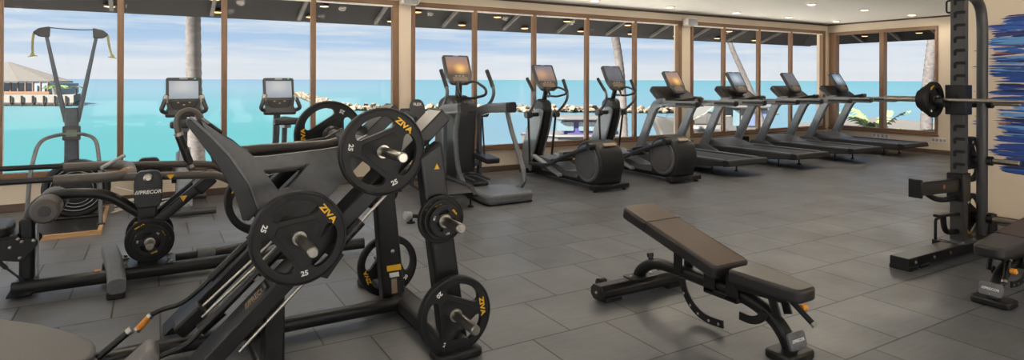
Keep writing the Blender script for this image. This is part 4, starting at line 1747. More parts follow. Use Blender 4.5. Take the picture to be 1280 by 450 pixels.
# ---------------------------------------------------------------- ski trainer
def ski_trainer():
    x, y = -0.70, 7.62
    r = empty('ski_trainer', (x, y, 0), 'tall ski trainer with V arms and hanging handles in front of the left window', 'ski machine')
    k = MB()
    k.box(-1.0, -0.425, 6.72, 7.9, 0.0, 0.035)
    k.build('platform', M_DARK, r, bevel=0.004)
    k = MB()
    for a in ((-1.03, -0.395, 6.69, 6.72), (-1.03, -0.395, 7.9, 7.93), (-1.03, -1.0, 6.72, 7.9), (-0.425, -0.395, 6.72, 7.9)):
        k.box(a[0], a[1], a[2], a[3], 0.0, 0.04)
    k.build('timber_edge', M_OAK, r)
    k = MB()
    k.tube([(-0.98, 6.98, 0.04), (-0.965, 7.1, 0.55), (-0.93, 7.3, 0.82), (-0.8, 7.55, 0.86), (-0.60, 7.55, 0.86), (-0.47, 7.3, 0.82), (-0.43, 7.1, 0.55), (-0.415, 6.98, 0.04)], 0.018, 0.12, n=12)
    hp_ = k.build('brace_hoop', M_MID, r)
    for q in (-0.98, -0.415):
        k = MB()
        k.lathe([(0.035, 0), (0.035, 0.012), (0.02, 0.018)], (q, 6.97, 0.035), 'Z', 14)
        k.build('foot_flange', M_CHAR, hp_)
    k = MB()
    k.sweep([(x, y + 0.02, 0.03), (x, y, 1.0), (x, y, 1.12)], rrect(0.13, 0.10, 0.02), up=(0, 1, 0), scale=[1.05, 0.9, 0.85])
    k.build('tower', M_SLATE, r)
    for s in (-1, 1):
        k = MB()
        k.sweep([(x + s * 0.045, y, 0.98), (x + s * 0.075, y - 0.01, 1.12), (x + s * 0.205, y - 0.03, 1.84)], rrect(0.038, 0.045, 0.011), up=(0, 1, 0), scale=[1.3, 1.15, 0.75])
        k.build('arm', M_SLATE, r)
        k = MB()
        k.slab((x + s * 0.215, y - 0.03, 1.87), (1, 0, 0), (0, 0, 1), rpoly([(-s * 0.035, -0.045), (s * 0.05, -0.04), (s * 0.10, 0.0), (s * 0.05, 0.045), (-s * 0.04, 0.065)], 0.015), -0.03, 0.03)
        k.build('pulley_head', M_CHAR, r, bevel=0.008)
        k = MB()
        k.tube([(x + s * 0.305, y - 0.04, 1.86), (x + s * 0.315, y - 0.05, 1.76), (x + s * (0.31 if s < 0 else 0.345), y - 0.06, 1.64)], 0.011, 0.05, n=10)
        h = k.build('handle', M_OLIVE, r)
        k = MB()
        k.lathe([(0.011, 0.03), (0.02, 0.008), (0.04, 0.0), (0.04, -0.006)], (x + s * (0.31 if s < 0 else 0.345), y - 0.06, 1.635), (s * 0.15, 0, 1), 14)
        k.build('handle_flange', M_OLIVE, h)
    k = MB()
    k.tube([(x - 0.21, y - 0.04, 1.925), (x - 0.07, y - 0.04, 1.915), (x + 0.08, y - 0.04, 1.91), (x + 0.21, y - 0.04, 1.92)], 0.006, 0.05, n=6)
    k.build('drive_cord', M_SLATE, r)
    k = MB()
    k.slab((x + 0.005, y - 0.09, 0.87), (1, 0, 0), (0, 0.15, 1), rrect(0.15, 0.145, 0.015), -0.03, 0.0)
    m = k.build('monitor', M_CHAR, r, bevel=0.006)
    k = MB()
    k.slab((x + 0.005, y - 0.09, 0.87), (1, 0, 0), (0, 0.15, 1), rrect_at(0, -0.002, 0.09, 0.07, 0.004), 0.0, 0.003)
    k.build('lcd', M_LCD, m, smooth=0)
    # fan cage
    c = (-0.645, 7.46, 0.32)
    k = MB()
    k.lathe([(0.0, 0.13), (0.26, 0.13), (0.285, 0.10), (0.285, -0.02), (0.26, -0.05), (0.235, -0.05), (0.22, -0.03), (0.20, -0.05), (0.185, -0.03), (0.165, -0.05), (0.15, -0.03), (0.13, -0.05), (0.0, -0.055)], c, 'Y', 48)
    k.build('fan_cage', M_DARK, r)
    k = MB()
    for q in (0.212, 0.176, 0.142):
        k.tube([(c[0] + q * math.cos(2 * PI * i / 32), c[1] - 0.05, c[2] + q * math.sin(2 * PI * i / 32)) for i in range(32)], 0.004, n=5, closed=True)
    k.build('cage_ring', M_LIGHT, r)
    k = MB()
    k.box(-0.85, -0.45, 7.36, 7.6, 0.035, 0.06)
    k.build('fan_base', M_BLACK, r, bevel=0.01)


ski_trainer()
# loose cables on the floor by the wall
rn = random.Random(11)
for i, lab in enumerate(('white power cable coiled on the floor beside the ski trainer', 'second white cable trailing along the wall beside the ski trainer')):
    P = []
    cx, cy = (-0.24, 7.66) if i == 0 else (-0.26, 8.06)
    for q in range(46):
        a = q * 0.42
        rr = (0.10 if i == 0 else 0.07) + 0.04 * math.sin(q * 0.9 + i)
        P.append((cx + q * 0.006 + rr * 1.3 * math.cos(a), cy + rr * 0.7 * math.sin(a), 0.012 + (0.10 if i == 0 else 0.05) * (0.5 + 0.5 * math.sin(q * 0.6))))
    P.append((cx - 0.1, cy + 0.12, 0.02 if i == 0 else 0.2))
    k = MB()
    k.tube(P, 0.008, n=6)
    tag(k.build('power_cable', M_OFFWH), lab, 'cable')


# ---------------------------------------------------------------- weight plates
def plate_mesh(R, T, grip=True, hole=0.026):
    """Three-grip disc in the XZ plane, front face towards -Y, centred on the origin."""
    bm = bmesh.new()
    N = 120
    rows = []
    phm = math.radians(45 if grip else 36)
    for i in range(N):
        th = 2 * PI * i / N
        # angle from the centre of the nearest opening (30, 150, 270 degrees)
        ph = (math.degrees(th) - 30 + 60) % 120 - 60
        a = math.radians(abs(ph))
        s = max(0.0, 1 - (a / phm) ** 4) ** 0.5 if a < phm else 0.0
        rm = 0.655 * R
        if grip:
            chord = 0.43 * R / math.cos(min(a, math.radians(50)))
            r_in = rm if s == 0 else max(min(chord, rm), rm - 0.25 * R * s)
            r_out = rm + 0.145 * R * s
            r_tri = min(0.33 * R / math.cos(a) if a < math.radians(50) else 0.5 * R, 0.5 * R)
        else:
            rm = 0.56 * R
            r_in = rm - 0.10 * R * s
            r_out = rm + 0.12 * R * s
            r_tri = 0.36 * R
        rows.append((s > 0, r_tri, r_in, r_out))
    # height profile (half thickness) at each ring
    verts = []
    for i in range(N):
        th = 2 * PI * i / N
        op, rt, ri, ro = rows[i]
        rim = 0.86 * R
        ring = [(hole, 0.42), (0.13 * R, 0.42), (0.145 * R, 0.36), (rt - 0.012, 0.36), (rt, 0.40), (rt + 0.001, 0.34), (ri, 0.33), (ro, 0.36), (max(rim, ro + 0.004), 0.40), (0.935 * R, 0.40), (0.95 * R, 0.5), (0.985 * R, 0.46), (R, 0.34)]
        col = []
        for sgn in (-1, 1):
            col.append([bm.verts.new((r * math.cos(th), sgn * h * T, r * math.sin(th))) for r, h in ring])
        verts.append(col)
    M = 13
    GAP = 6
    for i in range(N):
        j = (i + 1) % N
        op = rows[i][0] or rows[j][0]
        for side in (0, 1):
            A, B = verts[i][side], verts[j][side]
            for k in range(M - 1):
                if k == GAP and op:
                    continue
                bm.faces.new((A[k], A[k + 1], B[k + 1], B[k]))
            if k == GAP:
                pass
        # outer wall, bore wall
        bm.faces.new((verts[i][0][M - 1], verts[i][1][M - 1], verts[j][1][M - 1], verts[j][0][M - 1]))
        bm.faces.new((verts[i][0][0], verts[i][1][0], verts[j][1][0], verts[j][0][0]))
        if op:
            for k in (GAP, GAP + 1):
                bm.faces.new((verts[i][0][k], verts[i][1][k], verts[j][1][k], verts[j][0][k]))
    bmesh.ops.remove_doubles(bm, verts=bm.verts[:], dist=1e-5)
    bmesh.ops.recalc_face_normals(bm, faces=bm.faces[:])
    for f in bm.faces:
        f.smooth = True
    for e in bm.edges:
        if len(e.link_faces) == 2:
            e.smooth = e.calc_face_angle(0.0) < math.radians(38)
        else:
            e.smooth = False
    me = bpy.data.meshes.new('disc')
    bm.to_mesh(me)
    bm.free()
    me.materials.append(M_RUBBER)
    return me


PLATES = {}


def plate(kind, loc, rot, lab, group='weight plates on the machines'):
    """kind: (radius, thickness, number text, grip openings). rot: degrees, anticlockwise seen from the front."""
    R, T, num, grip = kind
    if kind not in PLATES:
        r = empty('weight_plate', (0, 0, 0))
        ob = bpy.data.objects.new('disc', plate_mesh(R, T, grip))
        COL.objects.link(ob)
        ob.parent = r
        k = MB()
        k.lathe([(0.0255, -0.44 * T), (0.0255, -0.46 * T - 0.001), (0.032, -0.46 * T - 0.001), (0.034, -0.40 * T)], (0, 0, 0), 'Y', 28)
        k.build('bore_ring', M_CHROME, r)
        for side in (-1, 1):
            for q, s in ((90, 'ZIVA'), (210, num), (330, num)):
                a = math.radians(q)
                rad = V((math.cos(a), 0, math.sin(a)))
                kx = rad if s == 'ZIVA' else -rad
                n = V((0, side, 0))
                u = kx.cross(n)
                rr, sz = (0.755 * R, 0.175 * R) if s == 'ZIVA' else (0.765 * R, 0.15 * R)
                lift = 0.405 * T + 0.0006
                if not grip:
                    rr, sz = (0.76 * R, 0.15 * R)
                k1 = MB()
                k1.text(s, sz, rad * rr + n * lift, u, kx, bold=0.035, width=1.25 if s == 'ZIVA' else 1.05)
                if s == 'ZIVA':
                    k1.build('brand_lettering', M_YEL, r, smooth=0, label='yellow lettering')
                else:
                    k1.build('weight_number', M_WHITE, r, smooth=0, label='white number')
        PLATES[kind] = r
        o = r
    else:
        o = copy_tree(PLATES[kind])
    o.location = loc
    o.rotation_euler = (0, -math.radians(rot), 0)
    tag(o, lab, 'weight plate', group)
    return o


K25 = (0.2185, 0.046, '25', True)
K20 = (0.198, 0.042, '20', True)
K10 = (0.158, 0.03, '10', False)
K5 = (0.125, 0.026, '5', False)
K2 = (0.096, 0.022, '2.5', False)


def horn(root, p0, p1, r=0.0245, name='plate_horn'):
    p0, p1 = V(p0), V(p1)
    d = (p1 - p0)
    k = MB()
    k.lathe([(r, 0), (r, d.length - 0.006), (r - 0.005, d.length)], p0, d, 24)
    return k.build(name, M_CHROME, root)


# ---------------------------------------------------------------- 45-degree leg press
def leg_press():
    R = empty('leg_press', (0.7, 3.5, 0), 'large angled plate-loaded leg press machine with orange lever grip in the foreground', 'leg press')
    SL = 0.944
    nx, nz = -0.686, 0.728       # rail normal in XZ

    def top(x):
        return 0.268 + (x - 0.30) * SL
    # main box rails
    for y0, y1 in ((3.03, 3.21), (3.79, 3.97)):
        th = 0.075
        xa, xb = 0.06, 1.345
        poly = [(xa, top(xa)), (xb, top(xb)), (xb - nx * th, top(xb) - nz * th), (xa + 0.10, 0.03), (xa - 0.01, 0.03)]
        k = MB()
        k.prism(poly, 'Y', y0, y1)
        rl = k.build('main_rail', M_BLACK, R, bevel=0.012, seg=3)
        # end plate
        k = MB()
        p = V((xb, 0, top(xb)))
        dd = V((1, 0, SL)).normalized()
        q = [p, p + V((-nx * th, 0, -nz * th))]
        k.prism([(q[0].x, q[0].z), (q[0].x + dd.x * .006, q[0].z + dd.z * .006), (q[1].x + dd.x * .006, q[1].z + dd.z * .006), (q[1].x, q[1].z)], 'Y', y0 + 0.012, y1 - 0.012)
        k.build('end_plate', M_DARK, rl)
        if y0 < 3.5:
            k = MB()
            c = V((0.43, 3.115, top(0.43)))
            k.text('///PRECOR', 0.10, c, (1, 0, SL), (0, 1, 0), bold=0.01, width=0.30)
            k.build('brand_lettering', M_TAN, rl, smooth=0)
    # guide rods with bearing sleeves
    for y in (3.02, 3.98):
        off = 0.094
        a, c = 0.28, 1.24
        k = MB()
        k.cyl((a - nx * off, y, top(a) - nz * off), (c - nx * off, y, top(c) - nz * off), 0.0085, 14)
        gd = k.build('guide_rod', M_CHROME, R)
        k = MB()
        a, c = 0.68, 0.84
        k.cyl((a - nx * off, y, top(a) - nz * off), (c - nx * off, y, top(c) - nz * off), 0.026, 18)
        k.build('bearing_sleeve', M_BLACK, R)
        k = MB()
        k.slab((0.66, y - 0.02, top(0.66) - 0.12), (1, 0, SL), (0.69, 0, -0.73), [(0, 0), (0.16, 0), (0.16, 0.05), (0.03, 0.07)], -0.015, 0.015)
        k.build('bearing_bracket', M_BLACK, R, bevel=0.004)
    # safety levers
    for y, path, grip in ((3.24, [(-0.13, 3.24, 0.02), (0.02, 3.24, 0.145), (0.14, 3.24, 0.165), (0.22, 3.24, 0.245), (0.80, 3.24, 0.79)], M_BLACK), (3.76, [(-0.065, 3.76, 0.10), (0.0, 3.76, 0.168), (0.05, 3.76, 0.190), (0.14, 3.76, 0.197), (0.23, 3.76, 0.265), (0.86, 3.76, 0.86)], M_ORANGE)):
        k = MB()
        k.tube(path[1:] if y > 3.5 else path, 0.0125, 0.06, n=12)
        lv = k.build('safety_lever', M_BLACK, R)
        a, c = V(path[0]), V(path[1])
        k = MB()
        k.cyl(a, a.lerp(c, 0.95), 0.0165, 16)
        k.build('grip', grip, lv, label='orange grip' if y > 3.5 else None)
        for t0, t1 in ((0.0, 0.10), (0.86, 1.0)):
            k = MB()
            k.cyl(a.lerp(c, t0 - 0.03), a.lerp(c, t1), 0.0178, 16)
            k.build('ferrule', M_CHROME, lv)
        a, c = V(path[-2]).lerp(V(path[-1]), 0.08), V(path[-1])
        k = MB()
        k.cyl(a, a.lerp(c, 0.3), 0.021, 16)
        k.build('lever_sleeve', M_BLACK, lv)
        k = MB()
        k.cyl(a.lerp(c, 0.34), c, 0.026, 16)
        k.build('lever_sleeve', M_BLACK, lv)
    # lifting gear between the rails
    k = MB()
    k.slab((0.17, 3.5, 0.20), (1, 0, 0.86), (-0.65, 0, 0.75), rrect(0.15, 0.075, 0.02), -0.06, 0.06)
    k.build('buffer_block', M_BLACK, R, bevel=0.012)
    k = MB()
    k.cyl((0.21, 3.42, 0.165), (0.31, 3.42, 0.245), 0.032, 18)
    k.build('buffer_sleeve', M_BLACK, R)
    for y, o in ((3.44, 0.0), (3.52, 0.02)):
        k = MB()
        k.cyl((0.22, y, 0.22 + o), (0.62, y, 0.565 + o), 0.008, 12)
        k.build('stop_rod', M_CHROME, R)
    # carriage: two side panels with windows, thick foot pad, arms and hubs
    for y0, y1 in ((3.235, 3.265), (3.735, 3.765)):
        k = MB()
        outer = [(0.20, 1.222), (0.305, 1.138), (0.39, 1.078), (0.435, 1.035), (0.50, 1.035), (0.76, 1.053), (0.90, 1.068), (1.0, 1.12), (1.10, 1.06), (0.98, 0.985), (0.70, 0.71), (0.55, 0.57), (0.445, 0.775), (0.40, 0.905), (0.315, 1.045), (0.235, 1.14)]
        hole = [(0.475, 0.968), (0.70, 0.985), (0.60, 0.868), (0.55, 0.86)]
        # split the panel around its window into convex-ish strips
        k.prism([outer[3], outer[4], outer[5], hole[1], hole[0]], 'Y', y0, y1)
        k.prism([outer[5], outer[6], outer[7], outer[8], outer[9], outer[10], hole[2], hole[1]], 'Y', y0, y1)
        k.prism([outer[10], outer[11], outer[12], hole[3], hole[2]], 'Y', y0, y1)
        k.prism([outer[12], outer[13], outer[14], outer[15], outer[0], outer[1], outer[2], outer[3], hole[0], hole[3]], 'Y', y0, y1)
        k.build('carriage_panel', M_PANEL, R, smooth=0)
        # panel edge beside the foot pad has its highlight as a paler strip
    k = MB()
    pad = [(0.140, 1.232), (0.150, 1.236), (0.238, 1.143), (0.317, 1.048), (0.402, 0.908), (0.445, 0.778), (0.405, 0.735), (0.375, 0.74), (0.345, 0.86), (0.272, 1.0), (0.19, 1.13), (0.138, 1.205)]
    # the pad is set slightly askew on the carriage: its far edge sits a little lower
    n_ = len(pad)
    A_ = [k.bm.verts.new((x, 3.18, z)) for x, z in pad]
    B_ = [k.bm.verts.new((x + 0.022 + 0.06 * (1.23 - z) / 0.5, 3.82, z - 0.035 - 0.07 * (1.23 - z) / 0.5)) for x, z in pad]
    k._face(A_)
    k._face(B_[::-1])
    for i in range(n_):
        k._face((A_[i], B_[i], B_[(i + 1) % n_], A_[(i + 1) % n_]))
    fp = k.build('foot_pad', M_STUD, R, bevel=0.006)
    k = MB()
    k.sweep([(0.150, 3.215, 1.238), (0.238, 3.215, 1.146), (0.318, 3.215, 1.050), (0.404, 3.215, 0.909), (0.447, 3.215, 0.780)], rrect(0.02, 0.008, 0.002), up=(0, 1, 0))
    k.build('edge_highlight', M_MID, fp)  # paler strip stands for light caught on the panel's chamfer
    k = MB()
    k.slab((0.26, 3.5, 1.175), (1, 0, -0.8), (0, 1, 0), rrect(0.08, 0.5, 0.02), -0.005, 0.015)
    k.build('upper_stiffener', M_DARK, R, bevel=0.01)
    for y, dz in ((3.33, -0.06), (3.67, 0.0)):
        k = MB()
        k.sweep(fillet([(0.36, y, 1.015 + dz), (0.50, y, 1.025 + dz), (0.74, y, 1.03 + dz), (0.90, y, 1.03 + dz), (1.0, y, 1.06)], 0.1), rrect(0.07, 0.055, 0.024))
        k.build('carriage_arm', M_FOAM, R)
        k = MB()
        k.sweep([(0.50, y, 0.72), (0.74, y, 0.945)], rrect(0.09, 0.09, 0.02))
        k.build('carriage_tube', M_BLACK, R)
    for x, z in ((0.99, 1.06), (0.59, 0.682)):
        k = MB()
        k.cyl((x, 3.05, z), (x, 3.95, z), 0.045, 20)
        k.build('horn_crosstube', M_BLACK, R)
        for s, a, c in ((-1, 2.985, 2.66), (1, 3.95, 4.30)):
            k = MB()
            k.lathe([(0.062, 0), (0.062, 0.02), (0.05, 0.045)], (x, 3.03 if s < 0 else 3.935, z), (0, -s, 0), 22)
            k.build('horn_collar', M_BLACK, R)
            horn(R, (x, 3.06 if s < 0 else 3.95, z), (x, c, z))
    # rear storage posts
    k = MB()
    k.prism([(1.18, 1.02), (1.30, 1.10), (1.455, 0.03), (1.315, 0.03)], 'Y', 2.925, 3.02)
    p1 = k.build('storage_post', M_BLACK, R, bevel=0.015, seg=3)
    k = MB()
    k.prism([(1.255, 0.955), (1.285, 0.955), (1.27, 0.985)], 'Y', 2.921, 2.925)
    k.build('warning_triangle', M_YEL, p1, smooth=0)
    k = MB()
    k.prism([(1.15, 0.99), (1.26, 1.03), (1.37, 0.03), (1.225, 0.03)], 'Y', 3.62, 3.71)
    p2 = k.build('storage_post', M_BLACK, R, bevel=0.015, seg=3)
    for a, c, z0, z1, m, nm in ((1.245, 1.335, 0.24, 0.275, M_YEL, 'warning_label'), (1.262, 1.322, 0.20, 0.228, M_WHITE, 'info_label'), (1.275, 1.31, 0.10, 0.19, M_TAN, 'serial_label')):
        k = MB()
        k.prism([(a, z0), (c, z0), (c - 0.004, z1), (a - 0.004, z1)], 'Y', 3.616, 3.62)
        k.build(nm, m, p2, smooth=0)
    k = MB()
    k.lathe([(0.012, 0), (0.012, 0.004), (0.006, 0.007)], (1.28, 3.62, 0.36), (0, -1, 0), 12)
    k.build('bolt', M_CHROME, p2)
    horn(R, (1.335, 2.98, 0.22), (1.335, 2.60, 0.22))
    horn(R, (1.285, 2.98, 0.70), (1.285, 2.66, 0.70))
    horn(R, (1.33, 3.66, 0.205), (1.33, 4.08, 0.205))
    horn(R, (1.24, 3.66, 0.72), (1.24, 4.02, 0.72))
    # floor frame
    k = MB()
    k.sweep([(1.34, 2.82, 0.055), (1.34, 4.15, 0.055)], rrect(0.14, 0.085, 0.03))
    k.build('rear_crossbar', M_BLACK, R)
    for y0, y1 in ((2.78, 2.93), (4.07, 4.2)):
        k = MB()
        k.prism(rpoly([(1.22, y0), (1.475, y0), (1.475, y1), (1.22, y1)], 0.04), 'Z', 0.0, 0.045)
        k.build('foot_plate', M_BLACK, R, bevel=0.012)
    for y in (3.54,):
        k = MB()
        k.sweep([(-0.75, y, 0.065), (1.30, y, 0.065)], rrect(0.09, 0.07, 0.03))
        k.build('floor_rail', M_BLACK, R)
    k = MB()
    k.box(0.455, 0.55, 3.06, 3.18, 0.0, 0.44)
    k.build('rail_leg', M_BLACK, R, bevel=0.012)
    k = MB()
    k.box(0.44, 0.56, 3.03, 3.62, 0.0, 0.05)
    k.build('front_crossbar', M_BLACK, R, bevel=0.012)
    # seat
    k = MB()
    u, v = (1, 0, -0.33), (0, 1, 0)
    k.slab((-0.22, 3.47, 0.145), u, v, rpoly([(-1.1, -0.20), (-0.30, -0.30), (0.0, -0.13), (0.0, 0.13), (-0.30, 0.30), (-1.1, 0.20)], [.1, .22, .1, .1, .22, .1], 8), -0.085, 0.0)
    k.build('back_pad', M_VINYLG, R, bevel=0.025, seg=4)
    k = MB()
    k.slab((-0.075, 3.27, 0.14), (0.8, 0, 0.72), (0, 1, 0), rpoly([(-0.13, -0.15), (0.105, -0.12), (0.105, 0.06), (-0.13, 0.10)], 0.04, 6), -0.06, 0.01)
    k.build('seat_pad', M_VINYLG, R, bevel=0.03, seg=4)
    k = MB()
    k.box(-0.55, 0.0, 3.32, 3.62, 0.02, 0.075)
    k.build('seat_frame', M_BLACK, R, bevel=0.01)
    k = MB()
    a, c = V((-0.225, 3.45, 0.105)), V((-0.085, 3.45, 0.215))
    k.cyl(a, c, 0.0165, 16)
    h = k.build('seat_handle', M_BLACK, R)
    for t0, t1 in ((-0.02, 0.06), (0.9, 1.03)):
        k = MB()
        k.cyl(a.lerp(c, t0), a.lerp(c, t1), 0.018, 16)
        k.build('ferrule', M_CHROME, h)
    k = MB()
    k.tube([a, (-0.26, 3.46, 0.07), (-0.26, 3.5, 0.06)], 0.012, 0.02, n=10)
    k.build('handle_bracket', M_BLACK, h)


M_STUD = mat('studded_foot_pad', (0.03, 0.031, 0.033), 0.6, scale=420, bump=0.8)
leg_press()
GRP = 'black plates on the leg press'
plate(K25, (0.99, 2.955, 1.06), -40, '25 plate on the upper near side of the leg press foot carriage', GRP)
plate(K25, (0.59, 2.955, 0.682), -52, '25 plate on the lower near side of the leg press, its sleeve lowest', GRP)
plate(K25, (0.99, 4.02, 1.06), 92, '25 plate on the upper far side of the leg press, in front of the window', GRP)
plate(K25, (0.59, 4.02, 0.682), 58, '25 plate on the lower far side of the leg press, behind the foot pad', GRP)
plate(K20, (1.335, 2.84, 0.22), -82, '20 plate low on the storage post at the near right of the leg press', GRP)
plate(K20, (1.33, 3.86, 0.205), 112, '20 plate low on the far storage post of the leg press, behind the yellow label', GRP)
plate(K5, (1.285, 2.905, 0.70), 45, 'inner and largest disc of the small plate stack on the near storage post', GRP)
plate((0.105, 0.024, '2.5', False), (1.285, 2.878, 0.70), 20, 'middle disc of the small plate stack on the near storage post', GRP)
plate((0.086, 0.022, '1.25', False), (1.285, 2.853, 0.70), -50, 'front and smallest disc of the small plate stack on the near storage post', GRP)
plate(K5, (1.24, 3.76, 0.72), 10, 'small plate on the far storage post of the leg press, partly hidden', GRP)


# ---------------------------------------------------------------- hip machine at the left
def bolt(root, p, d=(0, -1, 0), r=0.012):
    k = MB()
    k.lathe([(r, 0), (r, 0.006), (r * 0.6, 0.010), (0, 0.011)], p, d, 12)
    return k.build('bolt', M_CHROME, root)


def hip_machine():
    R = empty('hip_machine', (-0.1, 5.1, 0), 'plate-loaded hip machine with padded yoke bars, roller and black shroud at the left', 'weight machine')
    for i, P in enumerate(([(-0.77, 4.99, 0.07), (-0.2, 4.99, 0.07), (0.5, 4.99, 0.07), (1.0, 4.96, 0.075), (1.5, 4.95, 0.075)], [(-0.3, 5.2, 0.07), (0.2, 5.2, 0.07), (0.55, 5.25, 0.07), (0.9, 5.45, 0.075), (1.2, 5.7, 0.075)])):
        k = MB()
        k.sweep(fillet(P, 0.25), rrect(0.085, 0.085, 0.035))
        k.build('floor_rail', M_BLACK, R)
    k = MB()
    k.prism([(-0.80, 0.02), (-0.66, 0.02), (-0.66, 0.1), (-0.76, 0.1)], 'Y', 4.95, 5.24)
    k.build('rail_foot', M_BLACK, R, bevel=0.01)
    k = MB()
    k.box(-0.745, -0.665, 5.04, 5.16, 0.06, 0.50)
    k.build('rear_post', M_BLACK, R, bevel=0.02, seg=3)
    k = MB()
    k.box(-0.658, -0.648, 5.05, 5.13, 0.12, 0.46)
    k.build('post_scale', M_LIGHT, R)
    k = MB()
    k.tube([(-0.705, 5.1, 0.3), (-0.70, 5.1, 0.49), (-0.66, 5.1, 0.59), (-0.57, 5.1, 0.635), (-0.40, 5.1, 0.637), (-0.25, 5.1, 0.605), (-0.05, 5.1, 0.44)], 0.036, 0.09, n=16)
    k.build('arched_tube', M_BLACK, R)
    k = MB()
    k.box(-0.085, 0.035, 5.03, 5.17, 0.10, 0.73)
    k.build('centre_column', M_BLACK, R, bevel=0.012)
    k = MB()
    k.prism(rpoly([(-0.20, 4.96), (0.15, 4.96), (0.15, 5.24), (-0.20, 5.24)], 0.04), 'Z', 0.10, 0.118)
    bp = k.build('base_plate', M_BLACK, R, bevel=0.004)
    for x in (-0.16, 0.11):
        for y in (4.99, 5.21):
            k = MB()
            k.lathe([(0.022, 0.118), (0.022, 0.128), (0.012, 0.132), (0.012, 0.148), (0.0, 0.15)], (x, y, 0), 'Z', 12)
            k.build('bolt', M_CHROME, bp)
    k = MB()
    k.prism([(-0.055, 0.13), (0.005, 0.13), (0.005, 0.22), (-0.055, 0.22)], 'Y', 5.026, 5.03)
    k.build('info_label', M_TAN, R, smooth=0)
    for y0, y1, nm in ((4.68, 4.75, 'shroud'), (5.45, 5.52, 'shroud')):
        k = MB()
        k.prism(rpoly([(-0.098, 0.595), (-0.103, 0.74), (-0.08, 0.81), (0.045, 0.81), (0.065, 0.74), (0.058, 0.595), (0.03, 0.568), (-0.078, 0.568)], 0.03), 'Y', y0, y1)
        sh = k.build(nm, M_DARK, R, bevel=0.01, seg=3)
        if y0 < 5:
            k = MB()
            k.text('///PRECOR', 0.033, (-0.02, y0 - 0.0005, 0.672), (1, 0, 0), (0, 0, 1), bold=0.03, width=1.0, shear=0.15)
            k.build('brand_lettering', M_WHITE, sh, smooth=0)
            k = MB()
            k.lathe([(0.028, 0), (0.028, 0.008), (0.018, 0.012), (0.016, 0.006), (0.008, 0.006), (0.006, 0.012), (0, 0.012)], (-0.02, y0, 0.765), (0, -1, 0), 24)
            k.build('pivot_cap', M_CHROME, sh)
    k = MB()
    k.cyl((-0.015, 4.74, 0.69), (-0.015, 5.46, 0.69), 0.04, 18)
    k.build('pivot_axle', M_BLACK, R)
    for y in (4.99, 5.21):
        k = MB()
        k.sweep([(0.02, y, 0.40), (0.36, y, 0.69)], rrect(0.05, 0.07, 0.015))
        br = k.build('brace', M_BLACK, R)
        if y < 5:
            k = MB()
            c = V((0.195, y - 0.0255, 0.565))
            k.prism([(c.x - 0.024, c.z + 0.016), (c.x + 0.024, c.z + 0.016), (c.x, c.z - 0.026)], 'Y', c.y - 0.001, c.y)
            k.build('warning_triangle', M_YEL, br, smooth=0)
    k = MB()
    k.slab((0.33, 5.1, 0.66), (1, 0, 0.85), (0, 1, 0), rrect(0.14, 0.30, 0.02), -0.05, 0.03)
    k.build('brace_head', M_BLACK, R, bevel=0.01)
    # padded yoke: two bars with foam forearm pads joined by a curved end
    for y, xl in ((4.76, -1.2), (5.46, -1.2)):
        k = MB()
        k.tube([(xl, y, 0.79), (-0.4, y, 0.785)], 0.019, n=12)
        b1 = k.build('yoke_bar', M_BLACK, R)
    k = MB()
    k.tube([(-0.53, 4.76, 0.778), (-0.22, 4.76, 0.778), (-0.14, 4.80, 0.778), (-0.12, 4.95, 0.778), (-0.14, 5.3, 0.776), (-0.2, 5.46, 0.772), (-0.55, 5.46, 0.772)], 0.034, 0.08, n=16)
    k.build('yoke_pad', M_FOAM, R)
    k = MB()
    k.cyl((-0.155, 4.885, 0.778), (-0.125, 4.945, 0.778), 0.0385, 18)
    k.build('pad_collar', M_OAK, R)
    k = MB()
    k.cyl((-0.30, 5.08, 0.80), (-0.17, 5.2, 0.865), 0.013, 12)
    k.build('peg_handle', M_LIGHT, R)
    for y in (4.78, 5.42):
        k = MB()
        k.tube([(-0.175, y, 0.77), (0.30, y, 0.748), (0.42, y, 0.735), (0.53, y, 0.66), (0.68, y, 0.40)], 0.027, 0.12, n=14)
        yb = k.build('lift_bar', M_FOAM, R)
        if y < 5:
            k = MB()
            k.prism([(0.085, 0.768), (0.135, 0.768), (0.11, 0.735)], 'Y', y - 0.0285, y - 0.026)
            k.build('warning_triangle', M_YEL, yb, smooth=0)
    # inverted-U hand loop behind
    k = MB()
    k.tube([(0.275, 5.42, 0.70), (0.19, 5.42, 0.95), (0.165, 5.42, 1.06), (0.18, 5.42, 1.14), (0.245, 5.42, 1.175), (0.31, 5.42, 1.15), (0.345, 5.42, 1.07), (0.46, 5.42, 0.70)], 0.026, 0.07, n=14)
    lp = k.build('hand_loop', M_FOAM, R)
    k = MB()
    k.cyl((0.262, 5.42, 0.738), (0.182, 5.42, 0.975), 0.031, 16)
    k.build('grip_sleeve', M_BLACK, lp)
    for z, x in ((0.985, 0.179), (0.733, 0.2635)):
        k = MB()
        k.cyl((x + 0.004, 5.42, z - 0.012), (x - 0.004, 5.42, z + 0.012), 0.033, 16)
        k.build('ferrule', M_CHROME, lp)
    # rollers
    k = MB()
    k.cyl((-0.585, 4.86, 0.575), (-0.585, 5.36, 0.575), 0.015, 12)
    rb = k.build('roller_shaft', M_BLACK, R)
    for y0, y1 in ((4.83, 5.05), (5.16, 5.38)):
        k = MB()
        k.lathe([(0.0, 0), (0.066, 0.0), (0.078, 0.010), (0.082, 0.03), (0.082, y1 - y0 - 0.03), (0.074, y1 - y0)], (-0.585, y0, 0.575), 'Y', 30)
        rl = k.build('roller_pad', M_FOAM, R)
        k = MB()
        k.lathe([(0.0, -0.004), (0.032, -0.004), (0.036, 0.004)], (-0.585, y0, 0.575), 'Y', 20)
        k.build('end_cap', M_VINYL, rl)
    # foot platform
    k = MB()
